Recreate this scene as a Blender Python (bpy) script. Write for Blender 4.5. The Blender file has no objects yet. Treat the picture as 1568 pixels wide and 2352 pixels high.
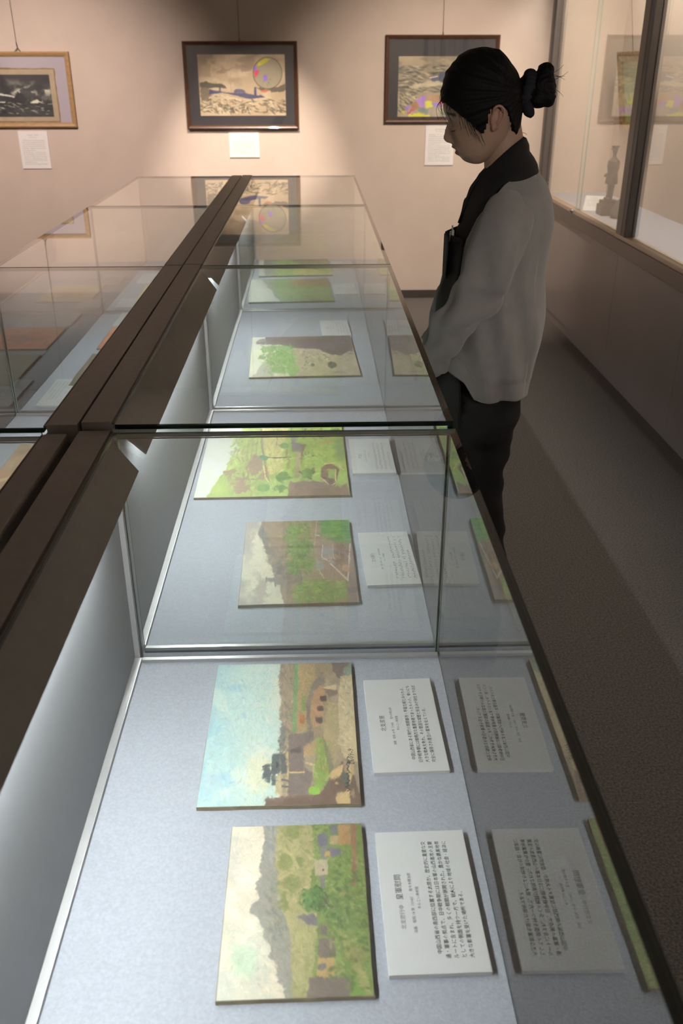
import bpy, bmesh, math, random
import numpy as np
from mathutils import Vector, Matrix

# ------------------------------------------------------------------ camera, world, big lights, exposure
scene = bpy.context.scene
COL = scene.collection
CAM_H = 1.54
FOC = 2051.2                                     # focal length in pixels of the 1568 x 2352 frame
PITCH, YAW, ROLL = .4609, .0290, -.0010


def cam_axes():
    cp, sp, cy, sy = math.cos(PITCH), math.sin(PITCH), math.cos(YAW), math.sin(YAW)
    f = Vector((sy * cp, cy * cp, -sp)); r = Vector((cy, -sy, 0)); u = r.cross(f)
    return (math.cos(ROLL) * r + math.sin(ROLL) * u, -math.sin(ROLL) * r + math.cos(ROLL) * u, f)


RT, UP, FW = cam_axes()
cam = bpy.data.cameras.new('camera'); cam_o = bpy.data.objects.new('camera', cam); COL.objects.link(cam_o)
m = Matrix((RT, UP, -FW)).transposed().to_4x4(); m.translation = (0, 0, CAM_H); cam_o.matrix_world = m
cam.sensor_fit = 'VERTICAL'; cam.sensor_height = 36; cam.sensor_width = 24; cam.lens = FOC / 2352 * 36
cam.clip_start = .01
cam.dof.use_dof = True; cam.dof.focus_distance = 1.75; cam.dof.aperture_fstop = 7.1
scene.camera = cam_o

w = bpy.data.worlds.new('world'); scene.world = w; w.use_nodes = True
w.node_tree.nodes['Background'].inputs[0].default_value = (1, .9, .8, 1)
w.node_tree.nodes['Background'].inputs[1].default_value = .02

vs = scene.view_settings
vs.view_transform = 'Standard'; vs.look = 'None'; vs.exposure = 0.0; vs.gamma = 1; vs.use_curve_mapping = False
cy_ = scene.cycles
cy_.max_bounces = 8; cy_.transparent_max_bounces = 40; cy_.glossy_bounces = 4; cy_.diffuse_bounces = 4
cy_.use_denoising = True; cy_.adaptive_threshold = .02; cy_.sample_clamp_indirect = 6.0
cy_.caustics_reflective = False; cy_.caustics_refractive = False


def spot(name, loc, tgt, power, deg, blend, color, r=.04):
    l = bpy.data.lights.new(name, 'SPOT'); l.energy = power; l.spot_size = math.radians(deg); l.spot_blend = blend
    l.color = color; l.shadow_soft_size = r
    o = bpy.data.objects.new(name, l); COL.objects.link(o); o.location = loc
    o.rotation_euler = (Vector(tgt) - Vector(loc)).to_track_quat('-Z', 'Y').to_euler()
    return o


WARM = (1.0, .80, .655)
PINK = (1.0, .79, .69)
spot('ceiling_or_fill_spot', (-.35, 5.15, 2.62), (-.44, 6.7, .80), 380, 38, .9, WARM)
spot('ceiling_or_fill_spot', (-1.75, 4.15, 2.66), (-1.9, 6.7, .78), 350, 64, .9, PINK)
spot('ceiling_or_fill_spot', (.95, 4.15, 2.66), (.95, 6.7, .75), 325, 62, .9, WARM)


def area(name, loc, sx, sy, power, color, rot=(0, 0, 0)):
    l = bpy.data.lights.new(name, 'AREA'); l.shape = 'RECTANGLE'; l.size = sx; l.size_y = sy; l.energy = power; l.color = color
    o = bpy.data.objects.new(name, l); COL.objects.link(o); o.location = loc; o.rotation_euler = rot
    return o


# added fill spots: bounce off the unseen walls onto surfaces facing the camera
for x_ in (-2.0, -.2, 1.3): spot('ceiling_or_fill_spot', (x_, -.75, 2.66), (x_, -2.4, 1.1), 75, 72, .9, (1.0, .86, .76))
spot('ceiling_or_fill_spot', (-1.7, 1.6, 2.66), (-3.3, 1.6, 1.1), 80, 72, .9, (1.0, .86, .76))  # added bounce fill off the left wall
spot('ceiling_or_fill_spot', (1.25, -2.1, 2.35), (.45, 2.2, 1.2), 215, 17, .9, (1.0, .92, .85), .2)  # added fill from behind the camera, brightens the woman's upper body


# ------------------------------------------------------------------ helpers
def lin(c, white=255.0):
    return tuple(min(.95, (((v / 255 + .055) / 1.055) ** 2.4 if v > 10 else v / 255 / 12.92) /
                 (((white / 255 + .055) / 1.055) ** 2.4)) for v in c)


def new_mat(name, base, rough=.6, metal=0.0, spec=.5, noise=0.0, nscale=40.0, bump=0.0, bscale=200.0, stretch=None, coat=0.0, sheen=0.0):
    mt = bpy.data.materials.new(name); mt.use_nodes = True
    nt = mt.node_tree; b = nt.nodes['Principled BSDF']
    b.inputs['Base Color'].default_value = (*base, 1); b.inputs['Roughness'].default_value = rough
    b.inputs['Metallic'].default_value = metal; b.inputs['Specular IOR Level'].default_value = spec
    b.inputs['Coat Weight'].default_value = coat; b.inputs['Sheen Weight'].default_value = sheen
    tc = nt.nodes.new('ShaderNodeTexCoord'); mp = nt.nodes.new('ShaderNodeMapping')
    nt.links.new(tc.outputs['Object'], mp.inputs[0])
    if stretch: mp.inputs['Scale'].default_value = stretch
    if noise:
        n = nt.nodes.new('ShaderNodeTexNoise'); n.inputs['Scale'].default_value = nscale; n.inputs['Detail'].default_value = 6
        nt.links.new(mp.outputs[0], n.inputs['Vector'])
        mx = nt.nodes.new('ShaderNodeMix'); mx.data_type = 'RGBA'
        mx.inputs['A'].default_value = (*[v * (1 - noise) for v in base], 1)
        mx.inputs['B'].default_value = (*[min(1, v * (1 + noise)) for v in base], 1)
        rp = nt.nodes.new('ShaderNodeMapRange'); rp.inputs['From Min'].default_value = .3; rp.inputs['From Max'].default_value = .7
        nt.links.new(n.outputs['Fac'], rp.inputs['Value'])
        nt.links.new(rp.outputs[0], mx.inputs['Factor']); nt.links.new(mx.outputs['Result'], b.inputs['Base Color'])
    if bump:
        n2 = nt.nodes.new('ShaderNodeTexNoise'); n2.inputs['Scale'].default_value = bscale; n2.inputs['Detail'].default_value = 4
        nt.links.new(mp.outputs[0], n2.inputs['Vector'])
        bp = nt.nodes.new('ShaderNodeBump'); bp.inputs['Strength'].default_value = bump; bp.inputs['Distance'].default_value = .002
        nt.links.new(n2.outputs['Fac'], bp.inputs['Height']); nt.links.new(bp.outputs[0], b.inputs['Normal'])
    return mt


def glass_mat(name, tint=(1, 1, 1), ior=1.65):
    """A pane face: Fresnel mix of clear transmission and mirror reflection (no refraction: the pane is flat)."""
    mt = bpy.data.materials.new(name); mt.use_nodes = True; nt = mt.node_tree
    nt.nodes.remove(nt.nodes['Principled BSDF'])
    tr = nt.nodes.new('ShaderNodeBsdfTransparent'); tr.inputs[0].default_value = (*tint, 1)
    gl = nt.nodes.new('ShaderNodeBsdfGlossy'); gl.inputs['Roughness'].default_value = 0.0; gl.inputs['Color'].default_value = (1, 1, 1, 1)
    fr = nt.nodes.new('ShaderNodeFresnel'); ge = nt.nodes.new('ShaderNodeNewGeometry'); fr.inputs['IOR'].default_value = ior

    def mth(op, a, b):
        n = nt.nodes.new('ShaderNodeMath'); n.operation = op
        for k, v in enumerate((a, b)):
            if hasattr(v, 'is_linked'): nt.links.new(v, n.inputs[k])
            else: n.inputs[k].default_value = v
        return n.outputs[0]
    # both surfaces of the sheet together, 2R / (1 + R), counted where the ray enters it
    f2 = mth('DIVIDE', mth('MULTIPLY', fr.outputs[0], 2.0), mth('ADD', fr.outputs[0], 1.0))
    f2 = mth('MULTIPLY', f2, mth('SUBTRACT', 1.0, ge.outputs['Backfacing']))
    mx = nt.nodes.new('ShaderNodeMixShader')
    nt.links.new(f2, mx.inputs[0]); nt.links.new(tr.outputs[0], mx.inputs[1]); nt.links.new(gl.outputs[0], mx.inputs[2])
    nt.links.new(mx.outputs[0], nt.nodes['Material Output'].inputs[0])
    return mt


def emit_mat(name, color, strength):
    mt = bpy.data.materials.new(name); mt.use_nodes = True; nt = mt.node_tree
    nt.nodes.remove(nt.nodes['Principled BSDF'])
    e = nt.nodes.new('ShaderNodeEmission'); e.inputs[0].default_value = (*color, 1); e.inputs[1].default_value = strength
    nt.links.new(e.outputs[0], nt.nodes['Material Output'].inputs[0])
    return mt


def vcol_mat(name, rough=.5, spec=.4, coat=0.0, bump=.3, bscale=300.0):
    mt = new_mat(name, (.5, .5, .5), rough, spec=spec, bump=bump, bscale=bscale, coat=coat)
    nt = mt.node_tree; a = nt.nodes.new('ShaderNodeVertexColor'); a.layer_name = 'paint'
    nt.links.new(a.outputs['Color'], nt.nodes['Principled BSDF'].inputs['Base Color'])
    return mt


def add_obj(name, mesh, mats, parent=None, smooth=False):
    o = bpy.data.objects.new(name, mesh); COL.objects.link(o)
    for mt in (mats if isinstance(mats, (list, tuple)) else [mats]): mesh.materials.append(mt)
    if smooth: mesh.shade_smooth()
    if parent: o.parent = parent
    return o


def tag(o, label=None, cat=None, group=None, kind=None):
    if label: o['label'] = label
    if cat: o['category'] = cat
    if group: o['group'] = group
    if kind: o['kind'] = kind
    return o


def empty(name, loc=(0, 0, 0), rz=0.0):
    o = bpy.data.objects.new(name, None); COL.objects.link(o); o.location = loc; o.rotation_euler = (0, 0, rz)
    o.empty_display_size = .05
    return o


def mesh_of(name, verts, faces):
    me = bpy.data.meshes.new(name); me.from_pydata([tuple(v) for v in verts], [], [tuple(f) for f in faces]); me.update()
    return me


def box_bm(bm, x0, x1, y0, y1, z0, z1, bev=0.0):
    x0, x1 = min(x0, x1), max(x0, x1); y0, y1 = min(y0, y1), max(y0, y1); z0, z1 = min(z0, z1), max(z0, z1)
    r = bmesh.ops.create_cube(bm, size=1.0)
    vsn = r['verts']
    for v in vsn:
        v.co = Vector(((x0 + x1) / 2 + v.co.x * (x1 - x0), (y0 + y1) / 2 + v.co.y * (y1 - y0), (z0 + z1) / 2 + v.co.z * (z1 - z0)))
    if bev:
        es = list({e for v in vsn for e in v.link_edges})
        bmesh.ops.bevel(bm, geom=es, offset=bev, segments=2, affect='EDGES', profile=.7)


def to_mesh(bm, name='mesh'):
    bmesh.ops.recalc_face_normals(bm, faces=bm.faces)
    me = bpy.data.meshes.new(name); bm.to_mesh(me); bm.free(); return me


def box(name, x0, x1, y0, y1, z0, z1, mat, parent=None, bev=0.0):
    bm = bmesh.new(); box_bm(bm, x0, x1, y0, y1, z0, z1, bev)
    return add_obj(name, to_mesh(bm, name), mat, parent)


def pane(name, x0, x1, y0, y1, z0, z1, mats, parent=None):
    """A glass sheet: big faces take material 0, the four narrow edges material 1."""
    o = box(name, x0, x1, y0, y1, z0, z1, mats, parent)
    d = [abs(x1 - x0), abs(y1 - y0), abs(z1 - z0)]; ax = d.index(min(d))
    for p in o.data.polygons: p.material_index = 0 if abs(p.normal[ax]) > .5 else 1
    return o


def tube_bm(bm, pts, radii, n=8, cap=True):
    pts = [Vector(p) for p in pts]
    radii = [float(v) for v in radii] if hasattr(radii, '__len__') else [float(radii)] * len(pts)
    rings = []; prev = None
    for i, p in enumerate(pts):
        t = (pts[min(i + 1, len(pts) - 1)] - pts[max(i - 1, 0)]).normalized()
        if prev is None:
            a = Vector((0, 0, 1)) if abs(t.z) < .9 else Vector((1, 0, 0))
            prev = (a - t * a.dot(t)).normalized()
        prev = (prev - t * prev.dot(t)).normalized(); q = t.cross(prev)
        rings.append([bm.verts.new(p + radii[i] * (math.cos(2 * math.pi * k / n) * prev + math.sin(2 * math.pi * k / n) * q)) for k in range(n)])
    for a, b in zip(rings, rings[1:]):
        for k in range(n): bm.faces.new((a[k], a[(k + 1) % n], b[(k + 1) % n], b[k]))
    if cap:
        bm.faces.new(rings[0][::-1]); bm.faces.new(rings[-1])


def tube(name, pts, radii, mat, parent=None, n=8, smooth=True):
    bm = bmesh.new(); tube_bm(bm, pts, radii, n)
    return add_obj(name, to_mesh(bm, name), mat, parent, smooth)


def smooth_path(pts, k=6):
    """Catmull-Rom through the points (tuples of any length)."""
    P = np.array(pts, float); P = np.vstack([2 * P[0] - P[1], P, 2 * P[-1] - P[-2]]); out = []
    for i in range(1, len(P) - 2):
        for j in range(k):
            t = j / k
            out.append(.5 * (2 * P[i] + (P[i + 1] - P[i - 1]) * t + (2 * P[i - 1] - 5 * P[i] + 4 * P[i + 1] - P[i + 2]) * t * t +
                             (3 * P[i] - P[i - 1] - 3 * P[i + 1] + P[i + 2]) * t ** 3))
    out.append(P[-2]); return np.array(out)


def remeshed(bm, voxel, smooth_it=4, name='body'):
    """Fuse everything in the bmesh into one continuous skin."""
    me = to_mesh(bm, name); o = bpy.data.objects.new(name, me); COL.objects.link(o)
    r = o.modifiers.new('r', 'REMESH'); r.mode = 'VOXEL'; r.voxel_size = voxel; r.use_smooth_shade = True
    if smooth_it:
        s = o.modifiers.new('s', 'SMOOTH'); s.iterations = smooth_it; s.factor = .5
    dg = bpy.context.evaluated_depsgraph_get(); dg.update()
    out = bpy.data.meshes.new_from_object(o.evaluated_get(dg)); out.name = name
    bpy.data.objects.remove(o); bpy.data.meshes.remove(me)
    return out


# ------------------------------------------------------------------ materials
M = {}
M['wall'] = new_mat('wall_cloth', (.60, .522, .458), .9, spec=.2, noise=.03, nscale=6, bump=.25, bscale=500)
M['carpet'] = new_mat('carpet', (.155, .145, .135), .95, spec=.1, noise=.42, nscale=170, bump=1.0, bscale=300)
M['ceiling'] = new_mat('ceiling_board', (.64, .63, .61), .9, noise=.04, nscale=30)
M['baseboard'] = new_mat('baseboard_vinyl', (.055, .045, .042), .5, noise=.1)
M['cap'] = new_mat('bronze_metal', (.44, .405, .385), .40, metal=.1, spec=.4, noise=.06, nscale=60, bump=.03)
M['capedge'] = new_mat('bronze_trim', (.13, .105, .085), .35, metal=.5)
M['hood'] = new_mat('hood_paint', (.56, .56, .54), .55, noise=.05, bump=.03)
M['plinth'] = new_mat('plinth_laminate', (.12, .105, .098), .5, noise=.05)
M['felt'] = new_mat('grey_blue_felt', (.50, .53, .60), .95, spec=.15, noise=.10, nscale=260, bump=.5, bscale=500, sheen=.2)
M['panel'] = new_mat('back_panel_paint', (.46, .48, .52), .6, noise=.02)
M['alu'] = new_mat('aluminium', (.60, .60, .61), .38, metal=.55, noise=.03)
M['glass'] = glass_mat('case_glass', (.985, .995, .99))
M['edge_dark'] = new_mat('glass_edge_dark', (.010, .022, .016), .12, spec=.6)
M['edge_green'] = new_mat('glass_edge_green', (.22, .34, .29), .2, spec=.6)
M['card'] = new_mat('card_white', (.80, .80, .80), .75, noise=.015, nscale=80)
M['ink'] = new_mat('ink', (.055, .055, .06), .7)
M['inkpale'] = new_mat('ink_pale', (.20, .19, .21), .7)
M['tube'] = emit_mat('case_light', (.97, 1.0, .985), 206.0)
M['board'] = new_mat('board_edge', (.30, .25, .17), .8, noise=.2, nscale=60)
M['paint'] = vcol_mat('oil_paint', .48, .35, bump=.35, bscale=420)
M['print'] = vcol_mat('paper_print', .85, .2, bump=.05)
M['frame_dark'] = new_mat('frame_dark_wood', (.085, .040, .022), .35, noise=.35, nscale=25, coat=.3, bump=.1, stretch=(1, 8, 8))
M['frame_tan'] = new_mat('frame_tan_wood', (.42, .27, .13), .45, noise=.15, nscale=20, stretch=(1, 6, 6))
M['frame_gold'] = new_mat('frame_gold', (.32, .20, .07), .4, metal=.5, noise=.4, nscale=50, bump=.4, bscale=90)
M['mat_dark'] = new_mat('mat_charcoal', (.040, .038, .050), .6, noise=.1)
M['mat_lilac'] = new_mat('mat_lilac', (.56, .50, .58), .85, noise=.02)
M['paper'] = new_mat('paper_cream', (.55, .44, .31), .85, noise=.08, nscale=15)
M['paper_torn'] = new_mat('paper_torn_edge', (.36, .24, .14), .9, noise=.2)
M['wire'] = new_mat('wire_black', (.03, .025, .022), .4, metal=.6)
M['sc_base'] = new_mat('showcase_panel', (.34, .315, .315), .40, noise=.04, nscale=3)
M['sc_metal'] = new_mat('showcase_frame', (.15, .132, .125), .4, metal=.4, noise=.03)
M['sc_track'] = new_mat('showcase_track', (.56, .46, .37), .4, metal=.2)
M['sc_dark'] = new_mat('showcase_dark_side', (.055, .060, .068), .45, metal=.2)
M['sc_groove'] = new_mat('showcase_rubber', (.018, .018, .02), .5)
M['sc_wall'] = new_mat('showcase_lining', (.62, .52, .43), .9, noise=.02)
M['sc_shelf'] = new_mat('showcase_shelf', (.44, .46, .53), .7, noise=.02)
M['chrome'] = new_mat('chrome', (.6, .6, .6), .2, metal=1.0)
M['bronze'] = new_mat('statue_bronze', (.060, .048, .042), .45, metal=.4, noise=.3, nscale=40)
M['stone'] = new_mat('green_stone', (.075, .080, .068), .7, noise=.4, nscale=25, bump=.5, bscale=60)
M['sc_light'] = emit_mat('showcase_light', (1.0, .90, .78), 44.0)

# ------------------------------------------------------------------ the room
YW, XL, XR, YN, ZC = 6.70, -3.3, 2.12, -2.4, 2.78
for nm, a in {'floor': (XL, XR, YN, YW, -.05, 0, 'carpet'), 'ceiling': (XL, XR, YN, YW, ZC, ZC + .05, 'ceiling'),
              'wall_back': (XL, XR, YW, YW + .08, 0, ZC, 'wall'), 'wall_front': (XL, XR, YN - .08, YN, 0, ZC, 'wall'),
              'wall_left': (XL - .08, XL, YN, YW, 0, ZC, 'wall'), 'wall_right': (XR, XR + .08, YN, YW, 0, ZC, 'wall')}.items():
    tag(box(nm, *a[:6], M[a[6]]), kind='structure')
tag(box('baseboard_back', XL, 1.6, YW - .008, YW, 0, .058, M['baseboard'], bev=.002), kind='structure')
tag(box('baseboard_left', XL, XL + .008, YN, YW - .01, 0, .058, M['baseboard'], bev=.002), kind='structure')

# ------------------------------------------------------------------ display cases: two rows back to back
XM = -.367
ZF = .617


def display_case(s, y0, y1, zt, D, gap, label):
    r = empty('display_case', (XM + s * D / 2, (y0 + y1) / 2, 0))
    tag(r, label, 'display case', 'glazed display cases in two rows back to back')
    base = Vector(r.location)
    X = lambda d: XM + s * d - base.x
    ya, yb = y0 - base.y, y1 - base.y
    B = lambda n, d0, d1, a, b, z0, z1, mt, bev=0.0: box(n, X(d0), X(d1), a, b, z0, z1, mt, r, bev)
    B('plinth', gap, D - .004, ya, yb, 0, .596, M['plinth'])
    B('floor_panel', .036, D - .0085, ya, yb, .597, ZF, M['felt'])
    B('back_panel', .036, .046, ya, yb, ZF, zt - .03, M['panel'])
    B('bottom_strip', .046, .058, ya + .012, yb - .012, ZF, ZF + .009, M['alu'], .001)
    for a, b in ((ya, ya + .011), (yb - .011, yb)):
        B('corner_strip', .046, .055, a, b, ZF, zt - .03, M['alu'], .001)
    B('cap', gap, .049, ya + .001, yb - .001, zt - .026, zt + .004, M['cap'], .0012)
    B('cap_trim', .049, .0535, ya + .001, yb - .001, zt + .0002, zt + .0025, M['capedge'])
    # sloping hood under the glass, its ends cut back
    d0, z0, d1, z1, t = .0495, zt - .0088, .092, .985, .0015
    vv = []
    for off in (0, t):
        vv += [(X(d0), ya + .007, z0 - off), (X(d0), yb - .007, z0 - off), (X(d1 - off), yb - .028, z1 - off), (X(d1 - off), ya + .028, z1 - off)]
    me = mesh_of('hood', vv, [(0, 1, 2, 3), (7, 6, 5, 4), (0, 4, 5, 1), (1, 5, 6, 2), (2, 6, 7, 3), (3, 7, 4, 0)])
    add_obj('hood', me, M['hood'], r)
    tube('light_tube', [(X(.0665), ya + .15, .997), (X(.0665), yb - .15, .997)], .0035, M['tube'], r, 10)
    for e in (ya + .118, yb - .120):                                            # added plates that block lamp light leaking past the hood ends
        B('added_baffle', .0463, .0485, e, e + .002, .986, zt - .0265, M['hood'])
        pv = [(X(a_), yy, b_) for yy in (e, e + .002) for a_, b_ in ((.0488, z0 - .002), (.0488, .986), (.0900, .986))]
        add_obj('added_baffle', mesh_of('added_baffle', pv, [(0, 1, 2), (5, 4, 3), (0, 3, 4, 1), (1, 4, 5, 2), (2, 5, 3, 0)]), M['hood'], r)
    for e in (ya + .135, yb - .135):
        B('lamp_holder', .060, .073, e - .012, e + .012, .992, 1.004, M['alu'])
    tg = pane('top_glass', X(.0535), X(D), ya, yb, zt - .008, zt, [M['glass'], M['edge_dark'], M['edge_green']], r)
    for pl in tg.data.polygons:
        if pl.normal.y > .5: pl.material_index = 2
    pane('front_glass', X(D - .008), X(D), ya, yb, .598, zt - .0085, [M['glass'], M['edge_dark']], r)
    for a, b in ((ya, ya + .006), (yb - .006, yb)):
        pane('end_glass', X(.058), X(D - .0085), a, b, ZF, zt - .0085, [M['glass'], M['edge_green']], r)
    for a, b in ((ya + .0065, ya + .015), (yb - .015, yb - .0065)):
        B('glass_channel', .058, D - .01, a, b, ZF, ZF + .006, M['alu'], .001)
    return r


UNITS = [(.06, 1.296, 1.038), (1.310, 2.556, 1.046), (2.562, 3.790, 1.046), (3.796, 4.90, 1.046)]
WHERE = ['nearest the camera', 'second from the camera, beside the standing woman', 'third from the camera', 'farthest from the camera, by the back wall']
for k, (a, b, zt) in enumerate(UNITS):
    display_case(1, a, b, zt, .580 if k else .582, .002, 'glass-topped display case in the right row, ' + WHERE[k])
    display_case(-1, a - (.01 if k else .0), b - .012, zt, .535, .002 if k else .014,
                 'glass-topped display case in the left row, ' + WHERE[k].replace(', beside the standing woman', ''))

# ------------------------------------------------------------------ painter: pigment laid on a fine grid of points
def vnoise(x, y, seed):
    rs = np.random.RandomState(seed); g = rs.rand(64, 64)
    xi = np.floor(x).astype(int); yi = np.floor(y).astype(int); fx = x - xi; fy = y - yi
    fx = fx * fx * (3 - 2 * fx); fy = fy * fy * (3 - 2 * fy)
    a = g[yi % 64, xi % 64]; b = g[yi % 64, (xi + 1) % 64]; c = g[(yi + 1) % 64, xi % 64]; d = g[(yi + 1) % 64, (xi + 1) % 64]
    return (a * (1 - fx) + b * fx) * (1 - fy) + (c * (1 - fx) + d * fx) * fy


def fbm(x, y, seed, octv=4):
    s = 0; amp = .5
    for k in range(octv):
        s = s + amp * vnoise(x * 2 ** k, y * 2 ** k, seed + k); amp *= .5
    return s / (1 - .5 ** octv)


class Canvas:
    """quad: TL, TR, BR, BL of the picture in a sketch's own coordinates; every shape is given in those coordinates."""
    def __init__(self, h, w, quad, white, seed=1):
        self.h, self.w, self.white, self.seed = h, w, white, seed
        self.a, self.b = np.meshgrid(np.linspace(0, 1, w), np.linspace(0, 1, h))
        q = np.array(quad, float)
        top = q[0][:, None, None] * (1 - self.a) + q[1][:, None, None] * self.a
        bot = q[3][:, None, None] * (1 - self.a) + q[2][:, None, None] * self.a
        self.X, self.Y = top * (1 - self.b) + bot * self.b
        self.S = abs(q[1][0] - q[0][0])
        self.px = self.S / w
        self.img = np.zeros((h, w, 3)); self.rs = np.random.RandomState(seed)
        self.k = 0

    def warp(self, amt):
        self.k += 7; s = self.seed * 31 + self.k; f = 30 / self.S; amt = amt * 1.8
        return (self.X + amt * 2 * (fbm(self.X * f, self.Y * f, s, 3) - .5), self.Y + amt * 2 * (fbm(self.X * f, self.Y * f, s + 3, 3) - .5))

    def lay(self, mask, color, var=.1, fs=10.0, stretch=1.0):
        self.k += 5; f = fs / self.S
        n = fbm(self.X * f, self.Y * f * stretch, self.seed * 17 + self.k, 5) - .5
        c = np.array(color, float)[None, None, :] * (1 + 2 * var * n[..., None])
        m = np.asarray(mask, float)[..., None]
        self.img = self.img * (1 - m) + np.clip(c, 0, 255) * m
        return self

    def fill(self, color, var=.1, fs=6.0): return self.lay(np.ones((self.h, self.w)), color, var, fs)

    def poly(self, pts, color, var=.12, warp=4.0, alpha=1.0, fs=14.0):
        X, Y = self.warp(warp); ins = np.zeros((self.h, self.w), bool); n = len(pts)
        for i in range(n):
            x0, y0 = pts[i]; x1, y1 = pts[(i + 1) % n]
            if y0 == y1: continue
            c = ((Y >= y0) != (Y >= y1)) & (X < (x1 - x0) * (Y - y0) / (y1 - y0) + x0)
            ins ^= c
        m = ins.astype(float)
        m = (m + np.roll(m, 1, 0) + np.roll(m, -1, 0) + np.roll(m, 1, 1) + np.roll(m, -1, 1)) / 5
        return self.lay(m * alpha, color, var, fs)

    def ell(self, cx, cy, rx, ry, color, var=.15, warp=6.0, alpha=1.0, soft=.15):
        X, Y = self.warp(warp); d = np.sqrt(((X - cx) / rx) ** 2 + ((Y - cy) / ry) ** 2)
        return self.lay(np.clip((1 - d) / soft + .5, 0, 1) * alpha, color, var)

    def cloud(self, color, lo=.5, hi=.62, fs=4.0, alpha=.8, stretch=1.0, seed=0, region=None):
        f = fs / self.S; n = fbm(self.X * f, self.Y * f * stretch, seed + self.seed, 5)
        m = np.clip((n - lo) / (hi - lo), 0, 1) * alpha
        if region is not None: m = m * region
        return self.lay(m, color, .05)

    def line(self, pts, wid, color, alpha=1.0):
        for (x0, y0), (x1, y1) in zip(pts, pts[1:]):
            dx, dy = x1 - x0, y1 - y0; L = dx * dx + dy * dy + 1e-9
            t = np.clip(((self.X - x0) * dx + (self.Y - y0) * dy) / L, 0, 1)
            d = np.hypot(self.X - x0 - t * dx, self.Y - y0 - t * dy)
            self.lay(np.clip((wid - d) / (.6 * self.px) + .5, 0, 1) * alpha, color, .08)
        return self

    def dabs(self, box_, n, colors, ln, wd, ang=0.0, spread=.6, alpha=.75):
        """short loaded brush strokes scattered in a box"""
        x0, y0, x1, y1 = box_; gx = self.X.mean(0); gy = self.Y.mean(1)
        for _ in range(n):
            cx, cy = self.rs.uniform(x0, x1), self.rs.uniform(y0, y1)
            l = ln * self.rs.uniform(.5, 1.3); wv = wd * self.rs.uniform(.6, 1.3); th = ang + self.rs.normal(0, spread)
            r = l + wv
            i0, i1 = np.searchsorted(gy, cy - r), np.searchsorted(gy, cy + r); 
            bmean = (i0 + i1) // 2
            row = self.X[min(bmean, self.h - 1)]; j0, j1 = np.searchsorted(row, cx - r), np.searchsorted(row, cx + r)
            if i1 - i0 < 1 or j1 - j0 < 1: continue
            X = self.X[i0:i1, j0:j1] - cx; Y = self.Y[i0:i1, j0:j1] - cy
            u = X * math.cos(th) + Y * math.sin(th); v = -X * math.sin(th) + Y * math.cos(th)
            mk = (np.clip(1.4 - np.sqrt((u / l) ** 2 + (v / wv) ** 2) * 1.2, 0, 1) * alpha)[..., None]
            c = np.array(colors[self.rs.randint(len(colors))], float) * self.rs.uniform(.9, 1.1)
            self.img[i0:i1, j0:j1] = self.img[i0:i1, j0:j1] * (1 - mk) + c * mk
        return self

    def finish(self, n, ln, wd, jit=.07, alpha=.55):
        """go over the whole board with strokes of the colour already there, so that every passage is brushed"""
        f = 5.0 / self.S; ang = fbm(self.X * f, self.Y * f, self.seed + 77, 3) * 9.0
        jj, ii = np.meshgrid(np.arange(-int(ln) - 1, int(ln) + 2), np.arange(-int(ln) - 1, int(ln) + 2)); R = int(ln) + 1
        for _ in range(n):
            i, j = self.rs.randint(R, self.h - R), self.rs.randint(R, self.w - R); th = ang[i, j]
            l = ln * self.rs.uniform(.4, 1.0); wv = wd * self.rs.uniform(.5, 1.2)
            u = jj * math.cos(th) + ii * math.sin(th); v = -jj * math.sin(th) + ii * math.cos(th)
            mk = (np.clip(1.5 - 1.3 * np.sqrt((u / l) ** 2 + (v / wv) ** 2), 0, 1) * alpha)[..., None]
            c = self.img[i, j] * (1 + self.rs.normal(0, jit)) + self.rs.normal(0, 3.0, 3)
            s = (slice(i - R, i + R + 1), slice(j - R, j + R + 1)); self.img[s] = self.img[s] * (1 - mk) + c * mk
        self.img *= 1 + .05 * (self.rs.rand(self.h, self.w, 1) - .5)
        return self

    def mute(self, k):
        g = self.img @ np.array([.3, .59, .11]); self.img = self.img * (1 - k) + g[..., None] * k
        return self

    def linear(self):
        v = np.clip(self.img, 0, 255) / 255; L = np.where(v <= .04045, v / 12.92, ((v + .055) / 1.055) ** 2.4)
        wl = [((c / 255 + .055) / 1.055) ** 2.4 for c in self.white]
        return np.clip(L / np.array(wl), .004, .9)

    def mesh(self, name, wx, wy, relief=0.0, plane='XY'):
        x = (self.a - .5) * wx; y = (.5 - self.b) * wy
        lum = self.img.mean(2) / 255; hgt = relief * (fbm(self.a * 60, self.b * 60, 5, 3) + .6 * lum)
        co = np.stack([x, y, hgt], -1) if plane == 'XY' else np.stack([x, -hgt, y], -1)
        h, w_ = self.h, self.w; idx = np.arange(h * w_).reshape(h, w_)
        f = np.stack([idx[1:, :-1], idx[1:, 1:], idx[:-1, 1:], idx[:-1, :-1]], -1).reshape(-1, 4)
        me = bpy.data.meshes.new(name); me.vertices.add(h * w_); me.vertices.foreach_set('co', co.reshape(-1).astype(np.float32))
        nf = len(f); me.loops.add(nf * 4); me.loops.foreach_set('vertex_index', f.reshape(-1).astype(np.int32))
        me.polygons.add(nf); me.polygons.foreach_set('loop_start', np.arange(0, nf * 4, 4, dtype=np.int32))
        me.update(calc_edges=True)
        at = me.color_attributes.new('paint', 'FLOAT_COLOR', 'POINT')
        rgba = np.concatenate([self.linear().reshape(-1, 3), np.ones((h * w_, 1))], 1)
        at.data.foreach_set('color', rgba.reshape(-1).astype(np.float32))
        me.shade_smooth()
        return me


CW = (208, 208, 206)         # how white card reads inside the lit cases
G = lambda *a: a


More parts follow.
